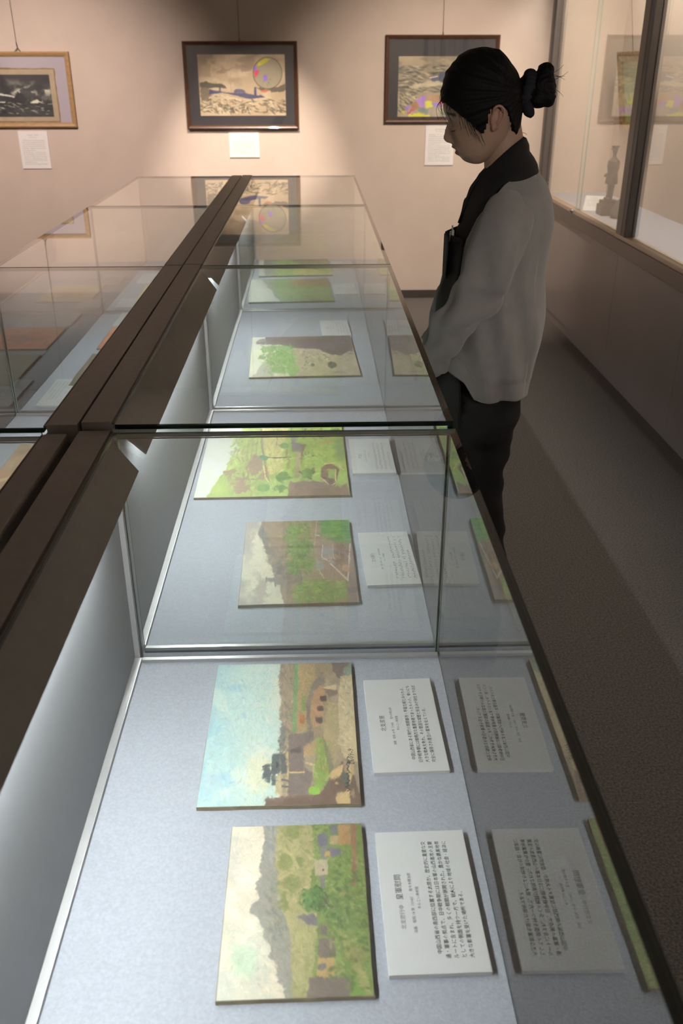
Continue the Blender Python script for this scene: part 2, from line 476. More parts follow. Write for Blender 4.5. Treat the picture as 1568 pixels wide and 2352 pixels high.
def paint_valley():          # nearest the camera
    c = Canvas(300, 270, [(165, 88), (828, 66), (885, 955), (85, 993)], CW, 3)
    c.fill((200, 186, 158), .08).cloud((212, 198, 172), fs=5).cloud((176, 176, 152), .52, .66, 6, .7, seed=9)
    c.ell(215, 810, 75, 80, (163, 186, 150), .08, 16, .8, .6).ell(110, 940, 60, 90, (172, 176, 160), .06, 10, .7, .6)
    c.ell(150, 300, 60, 150, (176, 174, 158), .05, 20, .6, .7)
    ridge = [(325, 60), (330, 180), (318, 250), (302, 335), (312, 370), (274, 450), (292, 470), (304, 505), (262, 545), (248, 575), (290, 605), (305, 630), (325, 660), (320, 700), (362, 745), (362, 768), (346, 792), (392, 826), (396, 850), (386, 880), (425, 940), (440, 1000)]
    c.poly(ridge + [(900, 1000), (900, 60)], (136, 132, 116), .08, 5)
    c.dabs((345, 80, 390, 300), 50, [(128, 128, 124), (144, 140, 132)], 26, 8, 1.5, .3)
    c.dabs((345, 420, 440, 730), 110, [(126, 122, 100), (140, 134, 112), (120, 124, 112)], 26, 9, 1.3, .5)
    c.poly([(395, 60), (385, 300), (400, 450), (430, 570), (460, 700), (470, 850), (485, 1000), (900, 1000), (900, 60)], (156, 146, 92), .12, 6)
    c.dabs((400, 80, 580, 560), 220, [(150, 146, 84), (166, 150, 96), (124, 132, 66), (142, 134, 80)], 26, 8, .7, .7)
    c.dabs((470, 600, 590, 960), 150, [(150, 146, 88), (160, 150, 100), (134, 134, 74)], 30, 8, 1.4, .4)
    for e in ((470, 120, 50, 45), (440, 300, 36, 55), (510, 300, 24, 32), (472, 420, 44, 40), (430, 520, 20, 45)): c.ell(*e, (116, 122, 62), .15, 12, .8, .5)
    c.line([(405, 210), (470, 260), (500, 330)], 9, (172, 162, 100), .7).line([(400, 400), (470, 360)], 6, (172, 156, 104), .6)
    # right half: fields, hamlet, tree, walls
    c.poly([(575, 60), (590, 300), (570, 380), (600, 640), (560, 1000), (900, 1000), (900, 60)], (112, 130, 62), .15, 8)
    c.dabs((640, 260, 860, 950), 420, [(104, 132, 56), (122, 142, 66), (92, 118, 54), (134, 144, 74), (84, 112, 52)], 20, 7, .4, .9)
    c.dabs((580, 70, 760, 270), 120, [(96, 120, 52), (110, 134, 60), (84, 104, 50), (134, 134, 70)], 16, 7, .4, 1.)
    c.poly([(600, 140), (650, 130), (655, 200), (610, 215)], (108, 104, 118), .1, 4).poly([(665, 210), (720, 225), (725, 262), (665, 268)], (112, 106, 120), .1, 4)
    c.poly([(670, 80), (705, 75), (705, 130), (672, 140)], (104, 104, 110), .1, 3).poly([(615, 215), (650, 210), (650, 285), (620, 280)], (120, 114, 116), .1, 3)
    c.poly([(712, 75), (770, 72), (772, 195), (715, 200)], (164, 122, 72), .1, 5).poly([(665, 145), (712, 145), (712, 195), (668, 195)], (166, 140, 92), .1, 5)
    c.poly([(772, 66), (800, 66), (806, 320), (800, 430), (776, 430), (786, 300)], (148, 100, 70), .12, 4).poly([(640, 240), (665, 235), (668, 265), (640, 270)], (172, 136, 76), .1, 3)
    c.poly([(588, 292), (655, 286), (658, 374), (592, 376)], (172, 156, 120), .06, 3).ell(632, 345, 5, 6, (90, 80, 70), .1, 1)
    c.poly([(612, 376), (640, 376), (642, 450), (618, 450)], (124, 116, 112), .1, 3)
    c.line([(690, 520), (720, 480), (760, 465)], 7, (158, 134, 84), .8)
    c.poly([(700, 640), (740, 760), (790, 860), (850, 950), (880, 950), (820, 820), (760, 700)], (150, 142, 84), .12, 8, .75)
    c.ell(760, 590, 90, 70, (88, 112, 56), .2, 22, .7, .5).ell(800, 780, 60, 50, (128, 118, 64), .15, 18, .6, .5)
    c.ell(585, 505, 66, 66, (86, 116, 58), .25, 18).dabs((520, 445, 650, 570), 110, [(80, 112, 52), (104, 134, 66), (66, 92, 48)], 14, 5, .8, .9)
    c.line([(630, 500), (660, 540), (692, 556)], 5, (84, 70, 66)).line([(640, 470), (662, 520)], 3, (84, 74, 66)).line([(612, 540), (650, 545)], 3, (78, 70, 60))
    c.poly([(490, 600), (530, 578), (545, 596), (575, 575), (600, 600), (600, 640), (570, 634), (548, 636), (532, 622)], (112, 106, 108), .1, 3)
    c.poly([(606, 640), (648, 640), (650, 690), (618, 690)], (112, 98, 92), .1, 3)
    c.poly([(606, 704), (690, 700), (694, 788), (604, 796)], (112, 98, 86), .08, 4).poly([(600, 798), (690, 794), (688, 878), (596, 882)], (168, 136, 78), .1, 4)
    c.ell(620, 835, 22, 18, (112, 106, 104), .1, 5).poly([(556, 884), (700, 876), (780, 890), (786, 1000), (540, 1000)], (112, 98, 86), .1, 5)
    c.poly([(780, 880), (840, 950), (800, 1000), (760, 1000)], (102, 132, 52), .12, 6)
    c.dabs((660, 270, 860, 940), 110, [(84, 104, 52), (96, 112, 54), (150, 140, 84), (132, 140, 74), (74, 96, 52)], 24, 10, .5, .9, .7).dabs((640, 440, 760, 640), 40, [(80, 100, 54), (92, 116, 58)], 22, 9, .6, .8)
    c.dabs((786, 240, 808, 310), 8, [(190, 70, 50)], 8, 2, 1.4, .4)
    return c


def paint_castle_river():    # blue sky, castle wall and arched bridge
    c = Canvas(280, 300, [(178, 88), (885, 75), (940, 822), (78, 845)], CW, 5)
    t = np.clip((c.X - 80) / 440, 0, 1)[..., None]
    c.img = np.array([136, 176, 184.])[None, None] * (1 - t) + np.array([200, 206, 178.])[None, None] * t
    c.cloud((166, 194, 186), .45, .65, 7, .6).cloud((198, 208, 186), .55, .7, 5, .5, seed=4).cloud((120, 168, 184), .6, .7, 9, .5, seed=8, region=(c.X < 330))
    c.ell(400, 690, 70, 90, (206, 198, 152), .05, 20, .6, .8).ell(170, 730, 60, 60, (150, 180, 190), .05, 20, .6, .8)
    c.dabs((100, 90, 470, 820), 260, [(150, 186, 186), (170, 196, 186), (140, 178, 186)], 26, 8, 1.2, .8, .18)
    c.poly([(515, 60), (500, 190), (515, 300), (520, 400), (515, 460), (530, 520), (508, 590), (520, 860), (960, 860), (960, 60)], (152, 134, 108), .14, 5)
    c.dabs((510, 85, 590, 520), 120, [(140, 122, 104), (160, 140, 108), (128, 116, 106), (170, 144, 110)], 22, 8, 1.3, .5)
    c.poly([(520, 420), (540, 470), (530, 590), (508, 590), (512, 480)], (118, 116, 108), .1, 4)
    c.poly([(586, 60), (608, 60), (604, 300), (590, 490), (574, 490), (580, 280)], (112, 150, 92), .1, 4)
    c.poly([(608, 60), (700, 60), (690, 160), (664, 260), (650, 380), (654, 470), (600, 490), (600, 300)], (166, 138, 94), .12, 5)
    c.dabs((610, 90, 690, 470), 90, [(172, 146, 98), (154, 128, 88), (146, 142, 84)], 20, 6, 1.4, .4)
    c.poly([(628, 280), (645, 280), (642, 370), (626, 372)], (116, 138, 68), .1, 4).poly([(614, 390), (640, 392), (642, 440), (612, 440)], (168, 104, 62), .1, 3)
    c.poly([(700, 60), (790, 60), (780, 150), (740, 180), (760, 300), (820, 330), (820, 640), (740, 600), (690, 480), (660, 460), (650, 330), (690, 190)], (150, 130, 98), .12, 5)
    c.poly([(690, 190), (735, 140), (752, 200), (700, 250), (672, 330), (668, 420), (690, 480), (668, 500), (646, 430), (650, 310)], (126, 112, 98), .1, 5)
    c.poly([(720, 215), (755, 240), (740, 300), (738, 380), (735, 450), (690, 462), (672, 400), (676, 320), (690, 262)], (172, 132, 92), .08, 4)
    for e in ((738, 297), (722, 356), (718, 420)): c.poly([(e[0] - 14, e[1] - 14), (e[0] + 16, e[1] - 16), (e[0] + 18, e[1] + 14), (e[0] - 12, e[1] + 16), (e[0] - 18, e[1])], (84, 68, 62), .1, 2)
    c.poly([(738, 226), (806, 212), (816, 262), (770, 268), (750, 250)], (192, 170, 126), .06, 3).poly([(745, 240), (815, 250), (816, 270), (770, 290)], (122, 102, 86), .1, 3)
    c.poly([(780, 60), (960, 60), (960, 140), (820, 180), (790, 130)], (114, 98, 90), .12, 5).ell(885, 120, 34, 46, (132, 152, 128), .1, 8, .9, .4)
    c.poly([(830, 165), (900, 150), (930, 500), (930, 640), (860, 620), (820, 520), (818, 300)], (190, 170, 128), .08, 6)
    c.dabs((830, 170, 900, 600), 90, [(196, 176, 134), (178, 156, 116), (186, 170, 132)], 22, 7, 1.2, .5).dabs((840, 180, 880, 400), 14, [(140, 150, 122)], 12, 5, 1., .6)
    c.poly([(770, 320), (820, 330), (826, 560), (800, 660), (770, 600), (740, 500)], (164, 146, 104), .1, 6)
    # castle wall and pavilion roofs
    c.poly([(556, 500), (690, 480), (692, 590), (640, 600), (640, 660), (690, 690), (670, 785), (560, 792), (550, 640)], (122, 106, 98), .07, 3)
    c.poly([(636, 560), (706, 520), (704, 600), (640, 612)], (168, 138, 96), .1, 3).poly([(565, 575), (622, 560), (622, 590), (568, 594)], (94, 84, 80), .1, 2)
    c.line([(556, 686), (640, 684)], 4, (196, 170, 116)).line([(550, 590), (556, 680), (548, 792)], 5, (178, 156, 112)).line([(650, 640), (694, 650), (690, 700)], 5, (196, 172, 128))
    c.dabs((500, 520, 556, 760), 60, [(186, 160, 114), (96, 96, 92), (120, 118, 108), (176, 150, 104)], 12, 6, 1.5, .5)
    for q in ([(472, 600), (512, 594), (516, 690), (474, 700), (466, 650)], [(424, 655), (452, 645), (466, 690), (456, 738), (430, 715), (418, 722)], [(508, 600), (540, 596), (548, 690), (520, 694)], [(466, 700), (490, 694), (494, 746), (470, 750)]):
        c.poly(q, (88, 92, 90), .12, 3)
    c.line([(420, 660), (456, 650)], 3, (74, 78, 76)).line([(472, 612), (470, 690)], 3, (74, 78, 76)).poly([(490, 700), (520, 695), (526, 790), (490, 790)], (176, 158, 120), .1, 3)
    c.line([(496, 640), (496, 660)], 4, (60, 62, 62)).line([(524, 720), (556, 725)], 4, (90, 92, 90)).line([(526, 750), (556, 752)], 4, (90, 92, 90))
    # foreground greens and dark earth
    c.poly([(700, 510), (735, 520), (760, 620), (782, 690), (760, 740), (700, 760), (688, 690), (710, 620)], (130, 148, 74), .14, 6)
    c.dabs((700, 530, 770, 740), 70, [(124, 154, 66), (142, 158, 84), (170, 136, 88), (110, 138, 64)], 18, 6, 1.2, .5)
    c.poly([(740, 500), (780, 600), (800, 660), (776, 690), (750, 590)], (122, 118, 88), .1, 4)
    c.poly([(786, 690), (850, 630), (862, 720), (905, 690), (960, 860), (420, 860), (440, 812), (490, 798), (690, 790), (740, 770)], (112, 90, 76), .1, 5)
    c.line([(440, 812), (600, 794), (690, 792)], 5, (120, 98, 84)).poly([(430, 815), (450, 800), (470, 814)], (108, 92, 80), .1, 2)
    c.poly([(810, 775), (880, 765), (885, 825), (815, 825)], (188, 158, 106), .08, 5).poly([(770, 705), (800, 670), (840, 650), (850, 640), (846, 690), (800, 716)], (190, 160, 108), .1, 4)
    c.poly([(875, 650), (905, 640), (905, 690), (880, 745), (868, 740)], (190, 162, 112), .1, 4).ell(812, 735, 8, 7, (190, 150, 96), .1, 2).ell(898, 780, 10, 24, (150, 126, 104), .1, 5)
    c.poly([(846, 680), (876, 690), (872, 760), (846, 740)], (92, 98, 84), .12, 5)
    c.ell(690, 768, 34, 22, (140, 186, 66), .12, 8).ell(720, 740, 22, 20, (126, 160, 70), .12, 6)
    # the painter's signature and date, brushed in black
    sg = [(868, 770), (884, 762), (862, 752), (880, 742), (868, 735), (884, 722), (870, 716), (880, 700), (866, 690), (884, 684), (870, 668), (878, 655), (866, 648), (872, 630), (884, 640), (868, 618), (876, 606)]
    c.line(sg, 2.2, (44, 38, 40), .9)
    return c


def paint_village_pagoda():
    c = Canvas(190, 230, [(493, 912), (1420, 882), (1500, 1618), (415, 1652)], (204, 206, 204), 7)
    c.fill((190, 184, 156), .06).cloud((150, 142, 132), .5, .66, 5, .8, region=(c.X < 620)).ell(620, 1540, 60, 110, (146, 132, 120), .08, 30, .8, .6).ell(500, 1100, 50, 180, (150, 142, 132), .08, 30, .7, .7)
    c.poly([(620, 850), (632, 960), (600, 1030), (640, 1120), (660, 1210), (700, 1230), (684, 1280), (712, 1330), (735, 1400), (742, 1490), (790, 1500), (800, 1580), (850, 1700), (1600, 1700), (1600, 850)], (138, 118, 98), .1, 8)
    c.poly([(625, 940), (700, 1060), (740, 1200), (800, 1290), (830, 1400), (735, 1410), (712, 1330), (684, 1280), (700, 1230), (660, 1210), (640, 1120), (600, 1030)], (110, 104, 98), .08, 8)
    c.dabs((680, 900, 870, 1300), 120, [(134, 112, 92), (150, 126, 98), (126, 122, 86)], 36, 12, .8, .5)
    for e in ((930, 990, 80, 60), (900, 1080, 70, 30), (960, 1170, 120, 60), (925, 1330, 85, 75), (1060, 1120, 60, 60), (1070, 1310, 60, 60), (980, 1250, 70, 50)): c.ell(*e, (96, 124, 60), .25, 22)
    c.dabs((850, 900, 1110, 1420), 320, [(88, 118, 54), (110, 140, 64), (126, 148, 74), (74, 102, 52), (138, 120, 92)], 24, 9, .6, .9)
    c.poly([(1090, 880), (1600, 880), (1600, 1700), (1150, 1660), (1060, 1480), (1110, 1280), (1080, 1100)], (136, 114, 96), .1, 8)
    c.poly([(1150, 860), (1600, 860), (1600, 1100), (1300, 1110), (1240, 1050), (1170, 1000)], (88, 132, 66), .18, 12).dabs((1170, 890, 1440, 1100), 150, [(78, 128, 62), (112, 150, 72), (70, 110, 70)], 36, 8, .1, .3)
    c.poly([(1172, 1150), (1272, 1140), (1280, 1200), (1262, 1270), (1180, 1260)], (140, 134, 128), .06, 4).poly([(1110, 1280), (1180, 1290), (1190, 1350), (1120, 1370)], (140, 136, 134), .08, 5).poly([(1230, 1270), (1290, 1290), (1280, 1330), (1230, 1320)], (136, 132, 132), .08, 5)
    c.dabs((1270, 1120, 1430, 1300), 60, [(118, 98, 82), (150, 122, 98), (98, 88, 80)], 22, 7, 1.5, .4)
    c.line([(1250, 1310), (1405, 1450), (1430, 1130)], 7, (190, 176, 156)).line([(1180, 1140), (1170, 1250), (1240, 1290)], 4, (190, 182, 168)).line([(1130, 900), (1105, 1140)], 5, (166, 150, 120)).line([(1110, 1042), (1150, 1046)], 4, (190, 184, 170)).line([(1270, 1130), (1280, 1260)], 4, (176, 164, 148)).line([(1140, 1360), (1190, 1440)], 4, (184, 166, 140))
    c.ell(1390, 1350, 34, 30, (182, 142, 104), .1, 8)
    c.poly([(930, 1480), (1100, 1450), (1400, 1460), (1390, 1580), (1240, 1620), (900, 1620)], (104, 128, 64), .2, 16).dabs((900, 1450, 1390, 1610), 200, [(92, 126, 56), (120, 150, 70), (138, 160, 76), (128, 108, 80)], 34, 8, .1, .4)
    c.poly([(1390, 1505), (1490, 1500), (1492, 1540), (1400, 1550)], (112, 98, 96), .1, 4)
    for x0, y0, y1, b_ in ((665, 1436, 1466, 0), (740, 1410, 1496, 8), (795, 1412, 1500, 8), (856, 1390, 1500, -12), (985, 1390, 1486, -16)):
        c.line([(x0 + b_, y0), (x0, (y0 + y1) / 2), (x0 + b_, y1)], 7, (98, 104, 96))
    c.poly([(670, 1436), (740, 1430), (740, 1470), (672, 1464)], (112, 112, 104), .1, 3).poly([(745, 1424), (856, 1410), (980, 1410), (980, 1470), (856, 1490), (745, 1486)], (124, 110, 98), .1, 4)
    return c


def paint_green_hills():
    c = Canvas(150, 270, [(149, 0), (1360, 0), (1420, 650), (28, 692)], (204, 206, 204), 11)
    c.fill((200, 212, 186), .05).cloud((222, 216, 176), .48, .6, 5, .8).cloud((180, 204, 192), .5, .64, 6, .6, seed=5)
    c.poly([(440, -40), (430, 100), (390, 200), (400, 280), (330, 350), (300, 450), (200, 600), (110, 720), (1600, 720), (1600, -40)], (156, 174, 88), .12, 10)
    c.dabs((330, 120, 640, 660), 220, [(150, 178, 80), (166, 182, 96), (140, 160, 84), (150, 128, 100)], 34, 10, 2.0, .6)
    for e in ((560, 400, 75, 75), (440, 590, 70, 50), (350, 480, 60, 30), (470, 520, 90, 24), (640, 480, 30, 80)): c.ell(*e, (142, 114, 94), .14, 26, .9)
    for k in range(5): c.line([(420 + 40 * k, 260 - 30 * k), (390 + 45 * k, 330), (430 + 30 * k, 380)], 5, (150, 118, 92), .8)
    c.line([(430, 270), (410, 300), (440, 330)], 6, (206, 190, 140))
    c.poly([(620, -20), (880, -20), (830, 200), (800, 460), (700, 500), (650, 320), (610, 150)], (190, 184, 116), .1, 10).dabs((620, 40, 860, 480), 160, [(200, 186, 124), (176, 184, 96), (206, 172, 124), (160, 176, 90)], 36, 8, 1.5, .3)
    c.line([(615, 60), (625, 250), (660, 420), (690, 550)], 9, (146, 118, 98)).line([(770, 80), (755, 230)], 6, (150, 126, 104)).line([(640, 420), (660, 520), (690, 555)], 6, (214, 200, 130))
    c.poly([(880, -20), (1500, -20), (1500, 700), (900, 640), (820, 500), (850, 250)], (146, 172, 78), .14, 10).dabs((860, 130, 1370, 500), 260, [(142, 176, 74), (158, 180, 88), (122, 156, 76), (134, 164, 70)], 30, 9, .4, .8)
    c.ell(1350, 260, 60, 110, (112, 142, 88), .15, 20, .8, .5).ell(1310, 90, 60, 30, (96, 120, 70), .2, 10)
    c.poly([(890, 120), (940, 110), (950, 200), (1000, 215), (1000, 290), (900, 290)], (124, 118, 124), .08, 5).poly([(940, 290), (982, 290), (980, 420), (930, 425)], (176, 158, 116), .08, 5).poly([(982, 220), (1025, 215), (1000, 330), (985, 420)], (118, 94, 80), .1, 5)
    c.poly([(1170, 100), (1260, 100), (1256, 146), (1172, 146)], (118, 104, 96), .1, 6).line([(1150, 205), (1265, 190)], 9, (176, 146, 96)).dabs((890, 60, 1200, 150), 50, [(118, 92, 78), (186, 160, 112), (104, 96, 84)], 20, 8, 1.5, .5)
    c.poly([(925, 430), (975, 430), (970, 520), (928, 520)], (160, 138, 104), .15, 6).line([(970, 470), (1075, 530)], 9, (112, 92, 76)).ell(1090, 465, 20, 30, (100, 88, 72), .1, 4)
    c.poly([(1165, 430), (1240, 385), (1330, 440), (1300, 580), (1220, 585), (1165, 540)], (116, 92, 76), .1, 6).poly([(1215, 440), (1300, 450), (1290, 530), (1240, 520)], (128, 154, 78), .12, 5)
    c.line([(1200, 400), (1300, 390), (1370, 450)], 5, (206, 184, 128)).line([(1300, 450), (1295, 560), (1240, 590)], 5, (206, 184, 128)).line([(1165, 520), (1235, 575)], 5, (200, 176, 120)).line([(1060, 570), (1120, 612)], 5, (206, 184, 128))
    c.dabs((1010, 290, 1100, 340), 14, [(70, 86, 56)], 10, 6, 1., .8).line([(1120, 270), (1200, 325)], 5, (190, 170, 110))
    c.poly([(880, 560), (1080, 540), (1300, 590), (1400, 560), (1440, 700), (860, 700)], (128, 104, 84), .14, 10)
    for e in ((820, 520, 60, 40), (800, 610, 60, 26), (650, 600, 50, 30), (1040, 480, 60, 40)): c.ell(*e, (98, 134, 66), .2, 16)
    c.line([(640, 340), (760, 345), (890, 340)], 3.5, (84, 76, 62)).ell(640, 345, 44, 26, (86, 134, 98), .2, 10).ell(830, 235, 36, 26, (96, 140, 90), .2, 8)
    c.line([(855, 270), (850, 330), (875, 370), (860, 430)], 8, (140, 116, 92)).dabs((700, 580, 760, 620), 8, [(214, 196, 130)], 16, 4, 1.4, .3)
    return c


def paint_fortress_tree():
    c = Canvas(120, 240, [(165, 727), (995, 710), (1045, 1045), (98, 1075)], (200, 202, 200), 13)
    c.fill((200, 196, 168), .06).cloud((184, 182, 162), .5, .62, 6, .7)
    c.poly([(235, 950), (300, 940), (320, 1100), (120, 1080)], (160, 156, 142), .06, 8)
    c.poly([(480, 800), (1100, 800), (1100, 1100), (470, 1100)], (168, 156, 124), .08, 6).dabs((500, 820, 1030, 1050), 200, [(176, 162, 128), (156, 146, 112), (182, 172, 140)], 22, 5, .1, .4)
    c.poly([(270, 700), (1020, 690), (1010, 850), (980, 850), (900, 890), (800, 880), (720, 835), (490, 826), (400, 800), (275, 796)], (108, 94, 88), .07, 5)
    c.dabs((780, 740, 1000, 880), 120, [(104, 100, 90), (118, 112, 96), (92, 88, 84)], 18, 6, .2, .6).poly([(190, 770), (230, 748), (268, 745), (270, 796), (192, 796)], (112, 104, 98), .1, 3).line([(215, 765), (255, 762)], 3, (170, 160, 140))
    for e in ((265, 850, 45, 26), (215, 910, 34, 18), (330, 830, 60, 30), (420, 830, 70, 34), (330, 920, 70, 60), (430, 930, 70, 70), (360, 1010, 80, 40), (460, 1010, 60, 50)): c.ell(*e, (116, 152, 84), .2, 14)
    c.dabs((230, 800, 510, 1055), 240, [(108, 148, 78), (132, 166, 94), (150, 172, 96), (92, 128, 74), (170, 150, 110)], 16, 6, .6, .9)
    c.dabs((550, 840, 640, 1000), 34, [(98, 94, 78), (226, 216, 196), (110, 116, 84), (170, 140, 104)], 11, 6, .3, .5).dabs((700, 850, 800, 940), 26, [(104, 104, 80), (222, 214, 196), (120, 120, 92)], 11, 6, .3, .5)
    c.ell(815, 970, 42, 28, (96, 96, 80), .15, 8).ell(650, 970, 16, 12, (92, 94, 80), .1, 4).ell(870, 1025, 60, 10, (140, 134, 110), .1, 6)
    return c


def paint_hillside(kind):
    if kind == 0:
        c = Canvas(80, 170, [(160, 230), (805, 222), (828, 410), (113, 430)], (196, 198, 194), 17)
        c.fill((196, 194, 168), .07).cloud((172, 176, 160), .5, .62, 8, .7)
        c.poly([(255, 190), (270, 250), (320, 340), (390, 440), (900, 440), (900, 190)], (120, 124, 100), .1, 8)
        c.poly([(340, 190), (350, 300), (390, 440), (900, 440), (900, 190)], (116, 144, 80), .15, 10)
        c.poly([(470, 190), (900, 190), (900, 290), (700, 285), (560, 290), (480, 270)], (142, 116, 84), .12, 6)
        c.dabs((400, 290, 820, 410), 160, [(108, 148, 74), (130, 158, 84), (146, 150, 84), (156, 138, 94)], 24, 5, .2, .4)
        return c
    c = Canvas(80, 170, [(215, 60), (800, 40), (815, 195), (190, 205)], (196, 198, 194), 19)
    c.fill((150, 166, 100), .1).poly([(180, 20), (310, 20), (260, 220), (150, 220)], (188, 190, 168), .06, 8)
    c.poly([(280, 20), (360, 20), (330, 220), (230, 220)], (126, 128, 110), .08, 8).poly([(420, 20), (830, 20), (830, 100), (560, 95)], (132, 116, 82), .12, 8)
    c.dabs((330, 60, 800, 200), 190, [(118, 154, 72), (150, 170, 76), (108, 138, 70), (134, 160, 80)], 26, 6, .3, .6).dabs((480, 120, 680, 190), 40, [(214, 190, 110), (226, 180, 110)], 34, 5, .4, .3)
    return c


def paint_flowers(kind):
    c = Canvas(90, 110, [(0, 0), (100, 0), (100, 80), (0, 80)], CW, 23 + kind)
    if kind == 0:
        c.fill((196, 130, 96), .15, 8).cloud((206, 150, 104), .45, .6, 6).dabs((10, 10, 90, 70), 120, [(206, 70, 56), (186, 92, 66), (150, 96, 72), (214, 160, 100)], 7, 3, .5, 1.)
        c.poly([(20, 38), (70, 30), (84, 50), (50, 56), (18, 48)], (140, 96, 84), .15, 5)
    elif kind == 1:
        c.fill((112, 112, 100), .12, 8).cloud((92, 96, 88), .45, .6, 7).dabs((0, 0, 100, 80), 140, [(104, 106, 92), (128, 126, 110), (88, 90, 82)], 12, 3, .9, .4)
    elif kind == 2:
        c.fill((204, 186, 140), .05, 6).dabs((25, 25, 78, 60), 60, [(170, 150, 110), (150, 136, 104)], 9, 2, .1, .4)
    else:
        c.fill((172, 150, 120), .12, 8).dabs((0, 0, 100, 80), 160, [(176, 132, 96), (152, 120, 92), (196, 176, 132), (134, 132, 96)], 10, 4, .6, .9)
    return c


def paint_ship(kind):
    if kind == 0:            # centre picture: steamer under a smoky sky, coloured chart roundel
        c = Canvas(150, 224, [(232, 248), (1318, 236), (1336, 994), (284, 1008)], (255, 232, 208), 29)
        c.fill((196, 160, 122), .06).cloud((158, 126, 98), .47, .6, 5, .75, 1.4, region=np.clip((680 - c.Y) / 200, 0, 1)).cloud((214, 178, 138), .52, .66, 6, .8, 1.5, seed=3)
        c.poly([(500, 440), (560, 400), (640, 420), (700, 350), (820, 380), (900, 400), (960, 360), (960, 420), (780, 440), (700, 400), (620, 440), (540, 480)], (150, 120, 96), .1, 20, .55)
        c.poly([(260, 590), (340, 570), (420, 605), (540, 600), (610, 660), (480, 650), (360, 660), (270, 640)], (84, 76, 62), .2, 8, .85)
        c.poly([(940, 630), (1100, 660), (1330, 600), (1330, 680), (1180, 700), (1040, 680)], (92, 78, 66), .15, 14, .8)
        c.poly([(270, 640), (380, 660), (390, 740), (640, 780), (560, 800), (280, 820)], (120, 100, 80), .15, 14, .8)
        c.poly([(380, 672), (520, 700), (640, 712), (840, 715), (960, 740), (1080, 764), (960, 780), (880, 790), (700, 745), (560, 715), (385, 738)], (92, 84, 100), .08, 3)
        c.poly([(690, 690), (720, 655), (790, 665), (830, 690), (830, 714), (690, 714)], (108, 96, 106), .1, 3).poly([(940, 640), (966, 640), (970, 750), (944, 748)], (88, 80, 100), .1, 2).poly([(506, 650), (526, 650), (526, 700), (506, 698)], (100, 90, 104), .1, 2)
        c.line([(690, 662), (800, 660)], 4, (206, 176, 150)).line([(645, 460), (655, 710)], 2.5, (180, 140, 110)).poly([(970, 760), (1020, 735), (1080, 764)], (90, 82, 98), .1, 2)
        c.ell(1065, 690, 40, 18, (214, 110, 74), .1, 8, .8, .5)
        c.dabs((280, 790, 1320, 960), 260, [(92, 78, 56), (120, 100, 74), (74, 66, 50), (220, 190, 150), (190, 160, 124)], 42, 9, .45, .5)
        c.dabs((300, 870, 900, 960), 60, [(232, 206, 168), (84, 72, 54)], 26, 6, .7, .5).poly([(390, 760), (560, 745), (900, 800), (620, 800), (380, 800)], (222, 188, 146), .08, 14, .8)
        c.poly([(232, 330), (405, 360), (402, 525), (250, 520)], (170, 138, 106), .08, 8, .6)
        c.ell(1107, 466, 182, 196, (60, 44, 34), .05, 0, 1, .02).ell(1107, 466, 176, 190, (172, 148, 116), .06, 0, 1, .02)
        c.poly([(1000, 330), (1080, 282), (1150, 285), (1080, 340), (990, 390), (970, 370)], (206, 180, 66), .08, 6).poly([(945, 380), (970, 400), (960, 450), (935, 450)], (150, 104, 190), .08, 4)
        c.poly([(940, 440), (1000, 430), (990, 480), (960, 530), (935, 480)], (226, 84, 100), .08, 5).poly([(1060, 500), (1095, 485), (1112, 560), (1050, 575)], (156, 110, 180), .08, 4).dabs((1080, 520, 1160, 640), 10, [(140, 150, 110), (160, 124, 100)], 22, 8, .3, .8)
    elif kind == 1:          # right picture: storm sea, coloured chart in the lower part
        c = Canvas(140, 220, [(245, 315), (1250, 315), (1250, 1070), (228, 1070)], (222, 192, 172), 31)
        c.fill((170, 136, 106), .08).cloud((134, 108, 86), .46, .6, 5, .8, 2, region=np.clip((640 - c.Y) / 150, 0, 1)).dabs((245, 430, 1250, 760), 330, [(84, 74, 64), (110, 96, 82), (196, 158, 122), (96, 86, 72), (150, 122, 98)], 60, 12, .12, .25)
        c.poly([(600, 620), (640, 560), (700, 560), (720, 500), (800, 520), (840, 600), (960, 620), (900, 650), (620, 650)], (96, 84, 90), .1, 4)
        c.line([(610, 580), (700, 560)], 6, (206, 176, 150)).poly([(360, 680), (620, 610), (900, 650), (640, 690), (400, 710)], (206, 168, 130), .1, 14, .8).dabs((230, 780, 480, 1000), 90, [(84, 74, 58), (200, 168, 130), (110, 94, 74)], 40, 9, .8, .4)
        d = np.hypot((c.X - 780) / 530, (c.Y - 1210) / 425); c.lay(np.clip((1 - d) / .01 + .5, 0, 1), (172, 140, 116), .08)
        ring = lambda pts, col: c.poly(pts, col, .1, 12)
        ring([(440, 860), (560, 800), (560, 950), (500, 940)], (176, 120, 176)); ring([(380, 900), (450, 870), (500, 940), (400, 1010)], (172, 116, 84)); ring([(550, 880), (640, 860), (650, 930), (570, 970)], (214, 180, 76)); ring([(300, 960), (380, 910), (350, 1000)], (166, 116, 150))
        ring([(640, 900), (740, 880), (760, 940), (660, 940)], (164, 120, 180)); ring([(730, 860), (780, 860), (770, 920), (740, 910)], (206, 90, 104)); ring([(560, 800), (740, 785), (740, 870), (640, 880), (570, 850)], (178, 126, 94)); ring([(480, 950), (600, 970), (600, 1030), (480, 1010)], (132, 124, 110)); ring([(340, 1020), (380, 980), (440, 970), (340, 1060)], (190, 90, 90)); ring([(360, 1050), (480, 1010), (620, 1060), (620, 1090), (360, 1090)], (216, 186, 66)); ring([(270, 1000), (330, 1000), (290, 1035)], (206, 176, 70))
